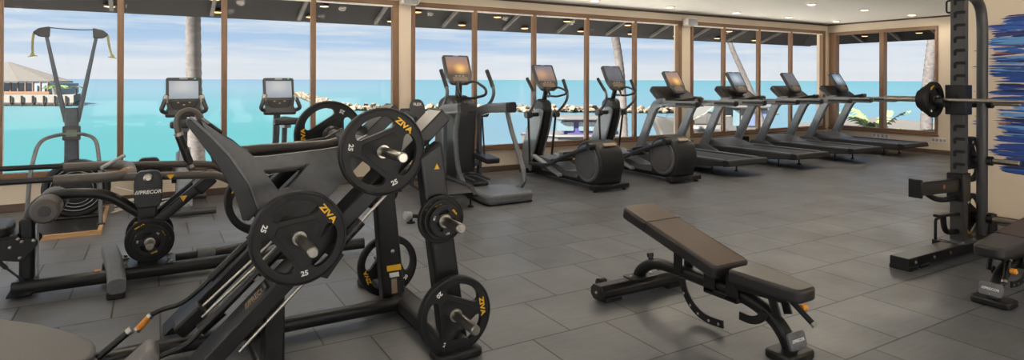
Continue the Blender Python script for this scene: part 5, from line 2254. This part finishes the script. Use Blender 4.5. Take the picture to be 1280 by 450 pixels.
    k.sweep(fillet([(-0.19, 4.66, 0.085), (-0.21, 4.95, 0.12), (-0.235, 5.15, 0.14), (-0.27, 5.48, 0.13)], 0.15), rrect(0.105, 0.10, 0.035), up=(0, 0, 1))
    k.build('foot_platform', M_LIGHTRUB, R, bevel=0.004)
    k = MB()
    k.box(-0.25, -0.145, 4.67, 4.9, 0.0, 0.045)
    k.build('platform_foot', M_BLACK, R, bevel=0.01)
    k = MB()
    k.sweep([(0.30, 5.2, 0.085), (0.42, 5.2, 0.085)], rrect(0.105, 0.105, 0.04))
    k.build('rail_cover', M_LIGHTRUB, R)
    k = MB()
    k.lathe([(0.008, 0), (0.008, 0.03), (0.0, 0.032)], (-0.30, 5.0, 0.115), (-1, 0, 0), 12)
    k.build('stop_pin', M_ORANGE, R)
    # seat carriage at the frame edge
    k = MB()
    k.slab((-0.98, 5.1, 0.455), (1, 0, 0), (0, 1, 0), rpoly([(-0.25, -0.16), (0.2, -0.16), (0.2, 0.16), (-0.25, 0.16)], 0.07, 6), -0.045, 0.025)
    k.build('seat_pad', M_VINYL, R, bevel=0.022, seg=4)
    for y in (5.0, 5.185):
        k = MB()
        k.prism(rpoly([(-0.95, 0.395), (-0.65, 0.38), (-0.632, 0.345), (-0.72, 0.235), (-0.90, 0.27), (-0.95, 0.30)], 0.025), 'Y', y, y + 0.014)
        bp = k.build('bracket_plate', M_BLACK, R, bevel=0.003)
        if y < 5.1:
            for x, z in ((-0.66, 0.365), (-0.72, 0.365), (-0.73, 0.262), (-0.78, 0.335), (-0.74, 0.385)):
                bolt(bp, (x, y, z), r=0.011)
    k = MB()
    k.box(-0.95, -0.74, 5.01, 5.19, 0.30, 0.41)
    k.build('seat_carriage', M_BLACK, R, bevel=0.01)
    k = MB()
    k.cyl((-0.88, 5.02, 0.30), (-0.80, 5.02, 0.20), 0.013, 12)
    gs = k.build('gas_strut', M_BLACK, R)
    k = MB()
    k.cyl((-0.80, 5.02, 0.20), (-0.70, 5.02, 0.09), 0.007, 10)
    k.build('strut_rod', M_DARK, gs)
    k = MB()
    k.lathe([(0.035, 0), (0.035, 0.03), (0.025, 0.05)], (-0.01, 5.03, 0.29), (0, -1, 0), 20)
    k.build('horn_collar', M_BLACK, R)
    horn(R, (-0.01, 5.03, 0.29), (-0.01, 4.76, 0.29), 0.024)
    horn(R, (-0.01, 5.16, 0.29), (-0.01, 5.46, 0.29), 0.024)


M_LIGHTRUB = mat('worn_grey_rubber', (0.13, 0.135, 0.14), 0.45)
hip_machine()
G2 = 'plates on the hip machine'
plate((0.152, 0.030, '10', True), (-0.01, 4.965, 0.29), 30, 'outer large plate on the near horn of the hip machine', G2)
plate((0.122, 0.026, '5', False), (-0.01, 4.93, 0.29), -60, 'middle plate on the near horn of the hip machine', G2)
plate((0.098, 0.022, '2.5', False), (-0.01, 4.905, 0.29), 200, 'small front plate on the near horn of the hip machine', G2)
plate((0.152, 0.030, '10', True), (-0.01, 5.235, 0.29), 60, 'large plate on the far horn of the hip machine, behind its column', G2)
plate((0.122, 0.026, '5', False), (-0.01, 5.27, 0.29), 10, 'smaller plate on the far horn of the hip machine, behind its column', G2)


# ---------------------------------------------------------------- runner hidden behind the leg press
def air_runner():
    R = empty('air_runner', (2.3, 6.4, 0), 'dark curved runner with a lettered side rail behind the leg press', 'treadmill')
    k = MB()
    k.prism(rpoly([(5.95, 0.14), (6.1, 0.25), (6.7, 0.26), (7.5, 0.36), (7.6, 0.30), (7.45, 0.18), (6.7, 0.12), (6.1, 0.11)], 0.05), 'X', 2.12, 2.18)
    sr = k.build('side_rail', M_DARK, R, bevel=0.01)
    k = MB()
    k.text('ASSAULT', 0.085, (2.119, 6.62, 0.195), (0, -1, 0), (0, 0, 1), bold=0.02, width=1.1)
    k.build('brand_lettering', M_TAN, sr, smooth=0)
    k = MB()
    k.prism(rpoly([(5.95, 0.14), (6.1, 0.25), (6.7, 0.26), (7.5, 0.36), (7.6, 0.30), (7.45, 0.18), (6.7, 0.12), (6.1, 0.11)], 0.05), 'X', 2.48, 2.54)
    k.build('side_rail', M_DARK, R, bevel=0.01)
    k = MB()
    k.prism([(6.0, 0.18), (6.12, 0.225), (6.7, 0.225), (7.45, 0.32), (7.5, 0.28), (6.7, 0.17), (6.1, 0.15)], 'X', 2.18, 2.48)
    k.build('slat_belt', M_BELT, R)
    for x in (2.15, 2.51):
        for y in (6.1, 7.4):
            k = MB()
            k.lathe([(0.035, 0), (0.035, 0.015), (0.012, 0.03), (0.012, 0.16)], (x, y, 0), 'Z', 14)
            k.build('leveler', M_BLACK, R)
        k = MB()
        k.tube([(x, 7.3, 0.25), (x, 7.4, 0.9), (x, 7.15, 1.02), (x, 6.85, 0.95)], 0.025, 0.12)
        k.build('handrail', M_BLACK, R)
    k = MB()
    k.tube([(2.15, 7.38, 0.88), (2.51, 7.38, 0.88)], 0.022)
    k.build('crossbar', M_BLACK, R)
    k = MB()
    k.slab((2.33, 7.2, 0.94), (1, 0, 0), (0, 0.35, 0.9), rpoly([(-0.09, -0.04), (0.09, -0.04), (0.10, 0.16), (0.06, 0.24), (-0.06, 0.24), (-0.10, 0.16)], 0.05), -0.03, 0.02)
    cs = k.build('console', M_CHAR, R, bevel=0.01)
    k = MB()
    k.text('FLEX', 0.05, (2.44, 7.2 + 0.16 * 0.36, 0.94 + 0.165 * 0.93) + V((0, -0.021, 0.008)) if False else V((2.33, 7.26, 1.094)) + V((0, -0.021, 0.008)), (1, 0, 0), (0, 0.35, 0.9))
    k.build('brand_lettering', M_OFFWH, cs, smooth=0)
    k = MB()
    k.slab((2.20, 7.3, 1.02), (1, 0, 0), (0, 0.6, 0.4), rrect(0.14, 0.08, 0.02), -0.015, 0.015)
    k.build('phone_tray', M_DARK, R, bevel=0.006)
    R.location.x += 0.55


air_runner()
r = empty('door_wedge', (2.21, 5.72, 0), 'small black adjuster foot with silver knob on the floor beyond the plate stack', 'floor fitting')
k = MB()
k.lathe([(0.045, 0), (0.045, 0.012), (0.015, 0.02), (0.015, 0.06), (0.0, 0.062)], (2.21, 5.72, 0), 'Z', 16)
k.build('base', M_BLACK, r)
k = MB()
k.cyl((2.14, 5.70, 0.085), (2.20, 5.72, 0.07), 0.04, 14)
k.build('knob', M_LIGHT, r)
k = MB()
k.cyl((2.20, 5.72, 0.07), (2.3, 5.75, 0.05), 0.02, 12)
k.build('stub', M_BLACK, r)
r.name = 'adjuster_foot'


# ---------------------------------------------------------------- adjustable benches
def bench(cx, lab, inc):
    """Bench lying along Y, front foot towards -Y. inc: height of the back pad's upper end."""
    y0 = 2.5
    R = empty('adjustable_bench', (cx, y0, 0), lab, 'bench', 'adjustable benches')
    # back pad
    a, c = V((cx, 2.335, 0.385)), V((cx, 3.12, inc))
    L = (c - a).length
    k = MB()
    k.slab(a, (1, 0, 0), c - a, rpoly([(-0.145, 0), (0.145, 0), (0.145, L), (-0.145, L)], [.03, .03, .06, .06], 6), -0.075, 0.0)
    pd = k.build('back_pad', M_VINYL, R, bevel=0.016, seg=4)
    k = MB()
    n = V((1, 0, 0)).cross((c - a).normalized())
    m = a.lerp(c, 0.70)
    for t, s in ((0.0, 1),):
        k.tube([m + V((-0.146, 0, 0)) - n * 0.06, m + V((-0.147, 0, 0)) + n * 0.0, m + V((-0.13, 0, 0)) + n * 0.002, m + V((0.13, 0, 0)) + n * 0.002, m + V((0.147, 0, 0)), m + V((0.146, 0, 0)) - n * 0.06], 0.003, n=6)
    k.build('pad_seam', M_BLACK, pd)
    k = MB()
    st = []
    for q in (-0.128, 0.128):
        k.tube([a.lerp(c, 0.03) + V((q, 0, 0)) + n * 0.0015, a.lerp(c, 0.68) + V((q, 0, 0)) + n * 0.0015], 0.0018, n=5)
    k.build('pad_piping', M_FOAM, pd)
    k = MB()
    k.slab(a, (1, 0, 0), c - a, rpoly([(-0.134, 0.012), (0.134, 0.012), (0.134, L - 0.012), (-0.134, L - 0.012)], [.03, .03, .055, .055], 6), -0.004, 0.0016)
    k.build('pad_sheen', M_VSHEEN, pd, bevel=0.001, label='warm sheen painted on the back pad top')  # thin top panel carrying the painted ceiling reflection
    k = MB()
    k.slab(a - n * 0.085, (1, 0, 0), c - a, rpoly([(-0.09, 0.02), (0.09, 0.02), (0.09, L - 0.1), (-0.09, L - 0.1)], 0.02), -0.012, 0.012)
    k.build('pad_plate', M_BLACK, R, bevel=0.004)
    # seat
    o = V((cx, 2.275, 0.392))
    k = MB()
    k.slab(o, (1, 0, 0), (0, -1, -0.03), rpoly([(-0.125, 0.0), (0.125, 0.0), (0.08, 0.40), (-0.08, 0.40)], [.03, .03, .045, .045], 6), 0.0, 0.07)
    sp = k.build('seat_pad', M_VINYL, R, bevel=0.016, seg=4)
    k = MB()
    k.slab(o, (1, 0, 0), (0, -1, -0.03), rpoly([(-0.114, 0.010), (0.114, 0.010), (0.071, 0.39), (-0.071, 0.39)], [.03, .03, .04, .04], 6), -0.0016, 0.004)
    k.build('pad_sheen', M_VSHEEN_SEAT, sp, bevel=0.001, label='pale sheen painted on the seat top')  # thin panel carrying the reflection painted on the seat
    k = MB()
    k.tube([o + V((-0.108, -0.03, 0.0002)), o + V((-0.068, -0.37, -0.0105))], 0.0018, n=5)
    k.tube([o + V((0.108, -0.03, 0.0002)), o + V((0.068, -0.37, -0.0105))], 0.0018, n=5)
    k.build('pad_piping', M_FOAM, sp)
    k = MB()
    k.prism([(2.30, 0.31), (1.95, 0.31), (1.98, 0.285), (2.28, 0.27)], 'X', cx - 0.06, cx + 0.06)
    k.build('seat_plate', M_BLACK, R, bevel=0.005)
    # frame
    k = MB()
    k.sweep(fillet([(cx, 3.11, 0.085), (cx, 3.09, 0.15), (cx, 2.98, 0.225), (cx, 2.85, 0.245), (cx, 2.4, 0.235), (cx, 2.22, 0.225), (cx, 2.07, 0.175), (cx, 1.99, 0.09), (cx, 1.97, 0.02)], 0.10), rrect(0.075, 0.07, 0.03))
    k.build('main_beam', M_BLACK, R)
    k = MB()
    prof = [(a_ * 0.06, b_ * 0.045 + 0.062) for a_, b_ in ((-1, -0.4), (-1, 0.4), (-0.55, 1), (0.55, 1), (1, 0.4), (1, -0.4), (0.55, -1), (-0.55, -1))]
    k.prism([(p[0] + 3.09, p[1]) for p in prof], 'X', cx - 0.36, cx + 0.36)
    rb = k.build('rear_bar', M_BLACK, R, bevel=0.006)
    for s in (-1, 1):
        k = MB()
        k.prism([(p[0] * 1.04 + 3.09, (p[1] - 0.062) * 1.05 + 0.062) for p in prof], 'X', cx + s * 0.36, cx + s * 0.372)
        ec = k.build('end_cap', M_DARK, rb, bevel=0.003)
        bolt(ec, (cx + s * 0.372, 3.09, 0.062), (s, 0, 0), 0.009)
        k = MB()
        k.box(min(cx + s * 0.20, cx + s * 0.34), max(cx + s * 0.20, cx + s * 0.34), 3.04, 3.14, 0.0, 0.03)
        k.build('rubber_foot', M_BLACK, rb, bevel=0.006)
    k = MB()
    k.prism(rpoly([(cx - 0.11, 3.03), (cx + 0.11, 3.03), (cx + 0.11, 3.15), (cx - 0.11, 3.15)], 0.02), 'Z', 0.105, 0.115)
    fp = k.build('flange', M_BLACK, rb, bevel=0.002)
    for s in (-1, 1):
        bolt(fp, (cx + s * 0.085, 3.09, 0.115), (0, 0, 1), 0.012)
    k = MB()
    k.cyl((cx - 0.30, 3.16, 0.085), (cx - 0.25, 3.16, 0.085), 0.035, 18)
    k.build('wheel', M_BLACK, R)
    k = MB()
    k.cyl((cx + 0.25, 3.16, 0.085), (cx + 0.30, 3.16, 0.085), 0.035, 18)
    k.build('wheel', M_BLACK, R)
    k = MB()
    k.prism(rpoly([(cx - 0.11, 1.90), (cx + 0.11, 1.90), (cx + 0.11, 2.06), (cx - 0.11, 2.06)], 0.04, 5), 'Z', 0.0, 0.045)
    k.build('front_foot', M_BLACK, R, bevel=0.012, seg=3)
    k = MB()
    k.slab((cx + 0.0, 1.945, 0.10), (1, 0, 0.0), (0, 0.28, 1), rpoly([(-0.065, -0.042), (0.065, -0.042), (0.065, 0.042), (-0.065, 0.042)], 0.02), -0.004, 0.014)
    pl = k.build('name_plate', M_MID, R, bevel=0.004)
    k = MB()
    k.text('///PRECOR', 0.021, V((cx, 1.945, 0.10)) + V((0, -0.0136, 0.0038)), (1, 0, 0), (0, 0.28, 1), bold=0.03)
    k.build('brand_lettering', M_WHITE, pl, smooth=0)
    for s in (-1, 1):
        bolt(pl, V((cx, 1.945, 0.10)) + V((0, -0.0135 + s * 0.008, 0.004 + s * 0.030)), (0, -1, 0.28), 0.004)
    # rear handle post, knobs
    k = MB()
    k.lathe([(0.017, 0), (0.017, 0.025), (0.022, 0.027), (0.022, 0.05), (0.0, 0.052)], (cx, 2.99, 0.235), (0, 0.25, 1), 16)
    k.build('pull_knob', M_DARK, R)
    # back support strut and ladder arcs
    for s in (-1, 1):
        k = MB()
        yb = 2.71
        k.prism(rpoly([(yb - 0.03, 0.24), (yb + 0.03, 0.24), (yb + 0.03, 0.42), (yb - 0.03, 0.42)], 0.01), 'X', cx + s * 0.045 - 0.006, cx + s * 0.045 + 0.006)
        k.build('support_strut', M_BLACK, R)
    k = MB()
    k.sweep(fillet([(cx - 0.05, 2.67, 0.22), (cx - 0.05, 2.655, 0.16), (cx - 0.05, 2.60, 0.08), (cx - 0.05, 2.50, 0.035), (cx - 0.05, 2.36, 0.045)], 0.08), [(-0.006, -0.022), (0.006, -0.022), (0.006, 0.022), (-0.006, 0.022)])
    ar = k.build('incline_arc', M_BLACK, R, bevel=0.002)
    for y, z in ((2.652, 0.135), (2.60, 0.08), (2.54, 0.05), (2.46, 0.036), (2.39, 0.04)):
        k = MB()
        k.cyl((cx - 0.058, y, z), (cx - 0.042, y, z), 0.008, 10)
        k.build('pin_hole', M_LIGHT, ar)
    k = MB()
    k.sweep(fillet([(cx - 0.05, 2.25, 0.135), (cx - 0.05, 2.18, 0.132), (cx - 0.05, 2.12, 0.155), (cx - 0.05, 2.09, 0.2)], 0.05), [(-0.006, -0.022), (0.006, -0.022), (0.006, 0.022), (-0.006, 0.022)])
    k.build('seat_arc', M_BLACK, R, bevel=0.002)
    k = MB()
    k.lathe([(0.008, 0), (0.008, 0.02), (0.017, 0.024), (0.017, 0.05), (0.010, 0.056), (0, 0.056)], (cx + 0.07, 2.61, 0.275), (1, 0.1, 0.35), 16)
    k.build('release_knob', M_ORANGE, R, label='orange knob')
    k = MB()
    k.lathe([(0.008, 0), (0.008, 0.03), (0.018, 0.034), (0.018, 0.06), (0.010, 0.068), (0, 0.068)], (cx + 0.06, 1.985, 0.232), (1, -0.25, 0.1), 16)
    k.build('release_knob', M_ORANGE, R, label='orange knob')
    # hinge brackets
    for y0_, y1_ in ((2.42, 2.50), (2.26, 2.34)):
        for s in (-1, 1):
            k = MB()
            k.box(min(cx + s * 0.045, cx + s * 0.058), max(cx + s * 0.045, cx + s * 0.058), y0_, y1_, 0.20, 0.335)
            k.build('hinge_bracket', M_BLACK, R, bevel=0.004)
    k = MB()
    k.prism(rpoly([(2.50, 0.19), (2.50, 0.225), (2.26, 0.22), (2.26, 0.19)], 0.01), 'X', cx - 0.058, cx + 0.058)
    k.build('hinge_saddle', M_BLACK, R, bevel=0.004)
    for s in (-1, 1):
        k = MB()
        k.sweep([(cx + s * 0.045, 2.06, 0.32), (cx + s * 0.045, 2.02, 0.20)], rrect(0.012, 0.05, 0.004), up=(0, 1, 0))
        k.build('seat_bracket', M_BLACK, R)
    k = MB()
    aa, cc = V((cx + 0.06, 2.04, 0.285)), V((cx + 0.085, 1.90, 0.175))
    k.cyl(aa, cc, 0.015, 14)
    h = k.build('carry_handle', M_BLACK, R)
    for t0, t1 in ((0.0, 0.06), (0.93, 1.03)):
        k = MB()
        k.cyl(aa.lerp(cc, t0), aa.lerp(cc, t1), 0.0165, 14)
        k.build('ferrule', M_CHROME, h)
    return R


bench(2.82, 'black incline bench with warm sheen painted on its back pad standing alone on the tiles', 0.585)
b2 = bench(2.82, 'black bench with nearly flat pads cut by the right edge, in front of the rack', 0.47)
b2.location = (5.14, 1.80, 0)
b2.rotation_euler = (0, 0, -PI / 2)


# ---------------------------------------------------------------- half rack
def rack():
    R = empty('squat_rack', (5.8, 2.0, 0), 'tall black half rack with slotted uprights and plate horns at the right', 'squat rack')
    for s, yb in ((0, 2.44), (1, 1.30)):
        y0, y1 = yb, yb + 0.10
        yc = yb + 0.05
        k = MB()
        k.box(5.72, 5.80, y0, y1, 0.08, 2.3)
        up = k.build('upright', M_MIDB, R, bevel=0.005)
        k = MB()
        for i in range(17):
            z = 0.62 + i * 0.104
            if z > 2.22 or 1.12 < z < 1.36:
                continue
            k.prism([(y0 - 0.001, z + 0.022), (y0 + 0.055, z + 0.022), (y0 + 0.075, z + 0.008), (y0 + 0.075, z - 0.028), (y0 + 0.064, z - 0.036), (y0 + 0.052, z - 0.028), (y0 + 0.050, z - 0.003), (y0 - 0.001, z - 0.003)], 'X', 5.7185, 5.722)
            k.box(5.7185, 5.745, y0 - 0.0012, y0 + 0.002, z - 0.003, z + 0.022)
        k.build('j_slot', M_HOLE, up, smooth=0)
        k = MB()
        k.box(4.84, 6.35, yc - 0.075, yc + 0.065, 0.02, 0.095)
        ft = k.build('floor_beam', M_BLACK, R, bevel=0.006)
        for x in (4.84, 5.0, 6.1):
            k = MB()
            k.box(x, x + 0.13, yc - 0.08, yc + 0.07, 0.0, 0.03)
            k.build('rubber_foot', M_BLACK, ft, bevel=0.006)
        for x in (4.93, 5.2, 5.45):
            bolt(ft, (x, yc - 0.075, 0.06), (0, -1, 0), 0.012)
        k = MB()
        k.prism(rpoly([(5.64, yc - 0.10), (5.88, yc - 0.10), (5.88, yc + 0.10), (5.64, yc + 0.10)], 0.02), 'Z', 0.095, 0.107)
        bp = k.build('base_plate', M_MID, R, bevel=0.002)
        for x in (5.665, 5.855):
            bolt(bp, (x, yc - 0.07, 0.107), (0, 0, 1), 0.013)
        # bar catch
        k = MB()
        k.box(5.70, 5.82, y0 - 0.02, y1 + 0.03, 1.14, 1.385)
        jc = k.build('bar_catch', M_BLACK, R, bevel=0.006)
        k = MB()
        k.prism(rpoly([(5.70, 1.20), (5.60, 1.205), (5.565, 1.235), (5.57, 1.28), (5.59, 1.285), (5.60, 1.245), (5.65, 1.24), (5.70, 1.26)], 0.015), 'Y', y1 - 0.01, y1 + 0.05)
        k.build('catch_hook', M_BLACK, jc, bevel=0.006)
        k = MB()
        k.box(5.69, 5.70, y0 + 0.03, y0 + 0.05, 1.25, 1.30)
        k.build('catch_slot', M_HOLE, jc)
        # spotter arm
        k = MB()
        k.sweep([(5.09, yc, 0.585), (5.72, yc, 0.565)], rrect(0.075, 0.105, 0.01))
        sa = k.build('spotter_arm', M_BLACK, R)
        k = MB()
        k.box(5.07, 5.09, yc - 0.05, yc + 0.05, 0.515, 0.66)
        k.build('end_stop', M_BLACK, sa, bevel=0.006)
        k = MB()
        k.tube([(5.22, yc, 0.545), (5.36, yc, 0.48), (5.52, yc, 0.455), (5.70, yc, 0.46)], 0.022, 0.1, n=12)
        k.build('arm_brace', M_BLACK, sa)
        k = MB()
        k.box(5.69, 5.82, y0 - 0.012, y1 + 0.012, 0.43, 0.66)
        k.build('arm_socket', M_BLACK, sa, bevel=0.006)
        k = MB()
        k.box(5.45, 5.47, yc - 0.0395, yc - 0.0375, 0.56, 0.59) if False else k.prism([(5.42, 0.56), (5.445, 0.56), (5.445, 0.59), (5.42, 0.59)], 'Y', yc - 0.0395, yc - 0.0375)
        k.build('arm_badge', M_ORANGE2, sa, smooth=0)
        # dip foot hook
        k = MB()
        k.tube([(5.50, yc, 0.33), (5.52, yc, 0.22), (5.58, yc, 0.185), (5.72, yc, 0.18)], 0.022, 0.06, n=12)
        k.sweep([(5.40, yc, 0.34), (5.72, yc, 0.325)], rrect(0.05, 0.022, 0.006))
        k.build('band_hook', M_BLACK, R)
        # rear round storage upright
        k = MB()
        k.tube([(5.76, yc, 2.14), (6.0, yc, 2.14), (6.13, yc, 2.06), (6.165, yc, 1.9), (6.165, yc, 0.09)], 0.041, 0.12, n=20)
        ru = k.build('storage_upright', M_MIDB, R)
        for z in (0.24, 0.735, 1.225):
            for sg in (-1, 1):
                L = 0.27 if sg < 0 else 0.24
                horn(R, (6.17, yc, z), (6.17, yc + sg * L, z), 0.018 if z > 1 else 0.024, 'storage_horn')
                k = MB()
                k.lathe([(0.04, 0.04), (0.04, 0.075), (0.03, 0.08)], (6.17, yc, z), (0, sg, 0), 20)
                k.build('horn_collar', M_BLACK, R)
        k = MB()
        k.lathe([(0.0, 0.095), (0.06, 0.095), (0.055, 0.26), (0.045, 0.26), (0.045, 0.2), (0, 0.2)], (6.3, yc, 0), 'Z', 20)
        k.build('bar_holder', M_BLACK, R)
        for z in (2.04,):
            k = MB()
            q = y1 if s == 0 else y0
            sg = 1 if s == 0 else -1
            k.tube([(5.76, q - 0.01 * sg, z + 0.05), (5.76, q + 0.045 * sg, z + 0.05), (5.76, q + 0.045 * sg, z - 0.05), (5.76, q - 0.01 * sg, z - 0.05)], 0.008, 0.02, n=8)
            k.tube([(5.76, q - 0.01 * sg, z + 0.18), (5.76, q + 0.045 * sg, z + 0.18), (5.76, q + 0.045 * sg, z + 0.07), (5.76, q - 0.01 * sg, z + 0.07)], 0.008, 0.02, n=8)
            k.build('band_loop', M_BLACK, R)
        if s == 0:
            k = MB()
            k.tube([(5.62, 2.60, 0.10), (5.62, 2.60, 0.27), (5.70, 2.60, 0.27)], 0.012, 0.03, n=8)
            k.build('pivot_bracket', M_BLACK, R)
            k = MB()
            k.box(5.60, 5.76, 2.50, 2.62, 0.02, 0.10)
            k.build('pivot_base', M_BLACK, R, bevel=0.006)
    k = MB()
    k.sweep([(5.76, 1.30, 2.32), (5.76, 2.54, 2.32)], rrect(0.08, 0.08, 0.01))
    k.build('top_crossbar', M_MIDB, R)
    k = MB()
    k.sweep([(6.2, 1.35, 0.06), (6.2, 2.49, 0.06)], rrect(0.08, 0.07, 0.01))
    k.build('rear_crossbar', M_BLACK, R)


M_MIDB = mat('graphite_frame_paint', (0.055, 0.053, 0.052), 0.42, metal=0.15, scale=200, bump=0.08)
M_HOLE = mat('dark_slot', (0.006, 0.006, 0.006), 0.8)
M_ORANGE2 = mat('rust_badge', srgb(170, 95, 50), 0.5)
rack()
# barbell resting in the bar catches
R = empty('barbell', (5.63, 1.92, 1.262), 'steel barbell resting on the rack, loaded at its far end', 'barbell')
k = MB()
k.cyl((5.63, 1.2, 1.262), (5.63, 2.62, 1.262), 0.0142, 18)
k.build('shaft', M_CHROME, R)
for s, a, c in ((1, 2.60, 3.015), (-1, 1.24, 0.825)):
    k = MB()
    k.lathe([(0.024, 0), (0.024, abs(c - a) - 0.008), (0.018, abs(c - a))], (5.63, a, 1.262), (0, s, 0), 22)
    k.build('sleeve', M_CHROME, R)
    k = MB()
    k.lathe([(0.018, -0.03), (0.03, -0.022), (0.036, -0.016), (0.036, 0.0), (0.03, 0.003)], (5.63, a, 1.262), (0, s, 0), 22)
    k.build('collar', M_CHROME, R)
G3 = 'plates on the barbell'
for kd, y, lab in (((0.150, 0.032, '10', False), 2.622, 'largest plate on the barbell, nearest its steel collar'), ((0.125, 0.030, '5', False), 2.655, 'second plate on the barbell, half hidden behind the largest'), ((0.105, 0.028, '2.5', False), 2.686, 'third plate on the barbell, counting outward from the collar'), ((0.082, 0.026, '1.25', False), 2.714, 'smallest outermost plate on the barbell')):
    plate(kd, (5.63, y, 1.262), 25, lab, G3)
G4 = 'plates stored on the rack'
plate(K20, (6.17, 2.577, 0.735), 120, 'upper stored plate on the rear post of the rack', G4)
plate(K20, (6.17, 2.577, 0.24), 150, 'lower stored plate on the rear post of the rack', G4)

# ---------------------------------------------------------------- mural of blue brush strokes
R = empty('brush_mural', (7.2, 2.2, 1.3), 'wall mural of horizontal blue brush strokes behind the rack', 'mural')
rn = random.Random(21)
COLS = [('navy', srgb(28, 42, 92)), ('royal_blue', srgb(38, 78, 158)), ('cobalt', srgb(46, 100, 185)), ('sky_blue', srgb(105, 160, 215)), ('indigo', srgb(62, 58, 120)), ('ochre', srgb(205, 185, 95)), ('rust', srgb(175, 110, 75))]
W8 = [30, 30, 18, 9, 14, 3, 1.5]
sets = {c[0]: MB() for c in COLS}
n = 0


def stroke(z, y1, ln, h, c, i):
    global n
    n += 1
    mb = sets[c]
    lift = 0.0006 + n * 0.000008
    top_, bot = [], []
    m = 9
    for q in range(m + 1):
        f = q / m
        yy = y1 - ln * f
        w = h * (min(1, f * 6 + 0.15) if f < 0.3 else min(1, (1 - f) * 5 + 0.1)) * rn.uniform(0.75, 1.1)
        top_.append((yy + rn.uniform(-.008, .008), z + w + 0.008 * math.sin(f * 3 + i)))
        bot.append((yy + rn.uniform(-.008, .008), z - w * rn.uniform(.6, 1) + 0.008 * math.sin(f * 3 + i)))
    mb.prism(top_ + bot[::-1], 'X', 7.2 - lift, 7.2 - lift + 0.0004)


zb = 0.53
band = 0
while zb < 2.05:
    bh = rn.uniform(0.035, 0.085)
    edge = 2.90 - abs(rn.gauss(0, 0.085))
    if zb < 0.56 or zb > 1.97:
        edge -= 0.08
    main_c = rn.choices(COLS[:5], W8[:5])[0][0]
    for i in range(rn.randint(22, 32)):
        c = main_c if rn.random() < 0.55 else rn.choices(COLS, W8)[0][0]
        small = c in ('ochre', 'rust')
        z = zb + rn.uniform(0, bh)
        first_ = i < 9
        y1 = edge - (rn.uniform(0, 0.06) if first_ else rn.uniform(0.05, 1.5))
        stroke(z, y1, rn.uniform(0.25, 0.9) * (0.4 if small else 1), rn.uniform(0.005, 0.019) * (0.6 if small else 1), c, i)
    zb += bh + (rn.uniform(0.0, 0.022) if rn.random() < 0.5 else 0.0)
for k_, (dy, dz, ln, h) in enumerate(((2.965, 1.72, 0.05, 0.006), (2.93, 1.86, 0.08, 0.006), (2.955, 1.06, 0.05, 0.006), (2.97, 1.56, 0.07, 0.007), (2.975, 1.31, 0.015, 0.006), (2.96, 0.98, 0.08, 0.01), (2.965, 1.01, 0.06, 0.008))):
    sets['cobalt'].prism([(dy + ln / 2, dz), (dy, dz + h), (dy - ln / 2, dz + h * .6), (dy - ln / 2, dz - h * .5), (dy, dz - h * .4)], 'X', 7.198, 7.1985)
for nm, c in COLS:
    sets[nm].build(nm + '_strokes', mat('paint_' + nm, c, 0.6, scale=40, stretch=(1, 0.15, 4), var=0.28), R, smooth=0)
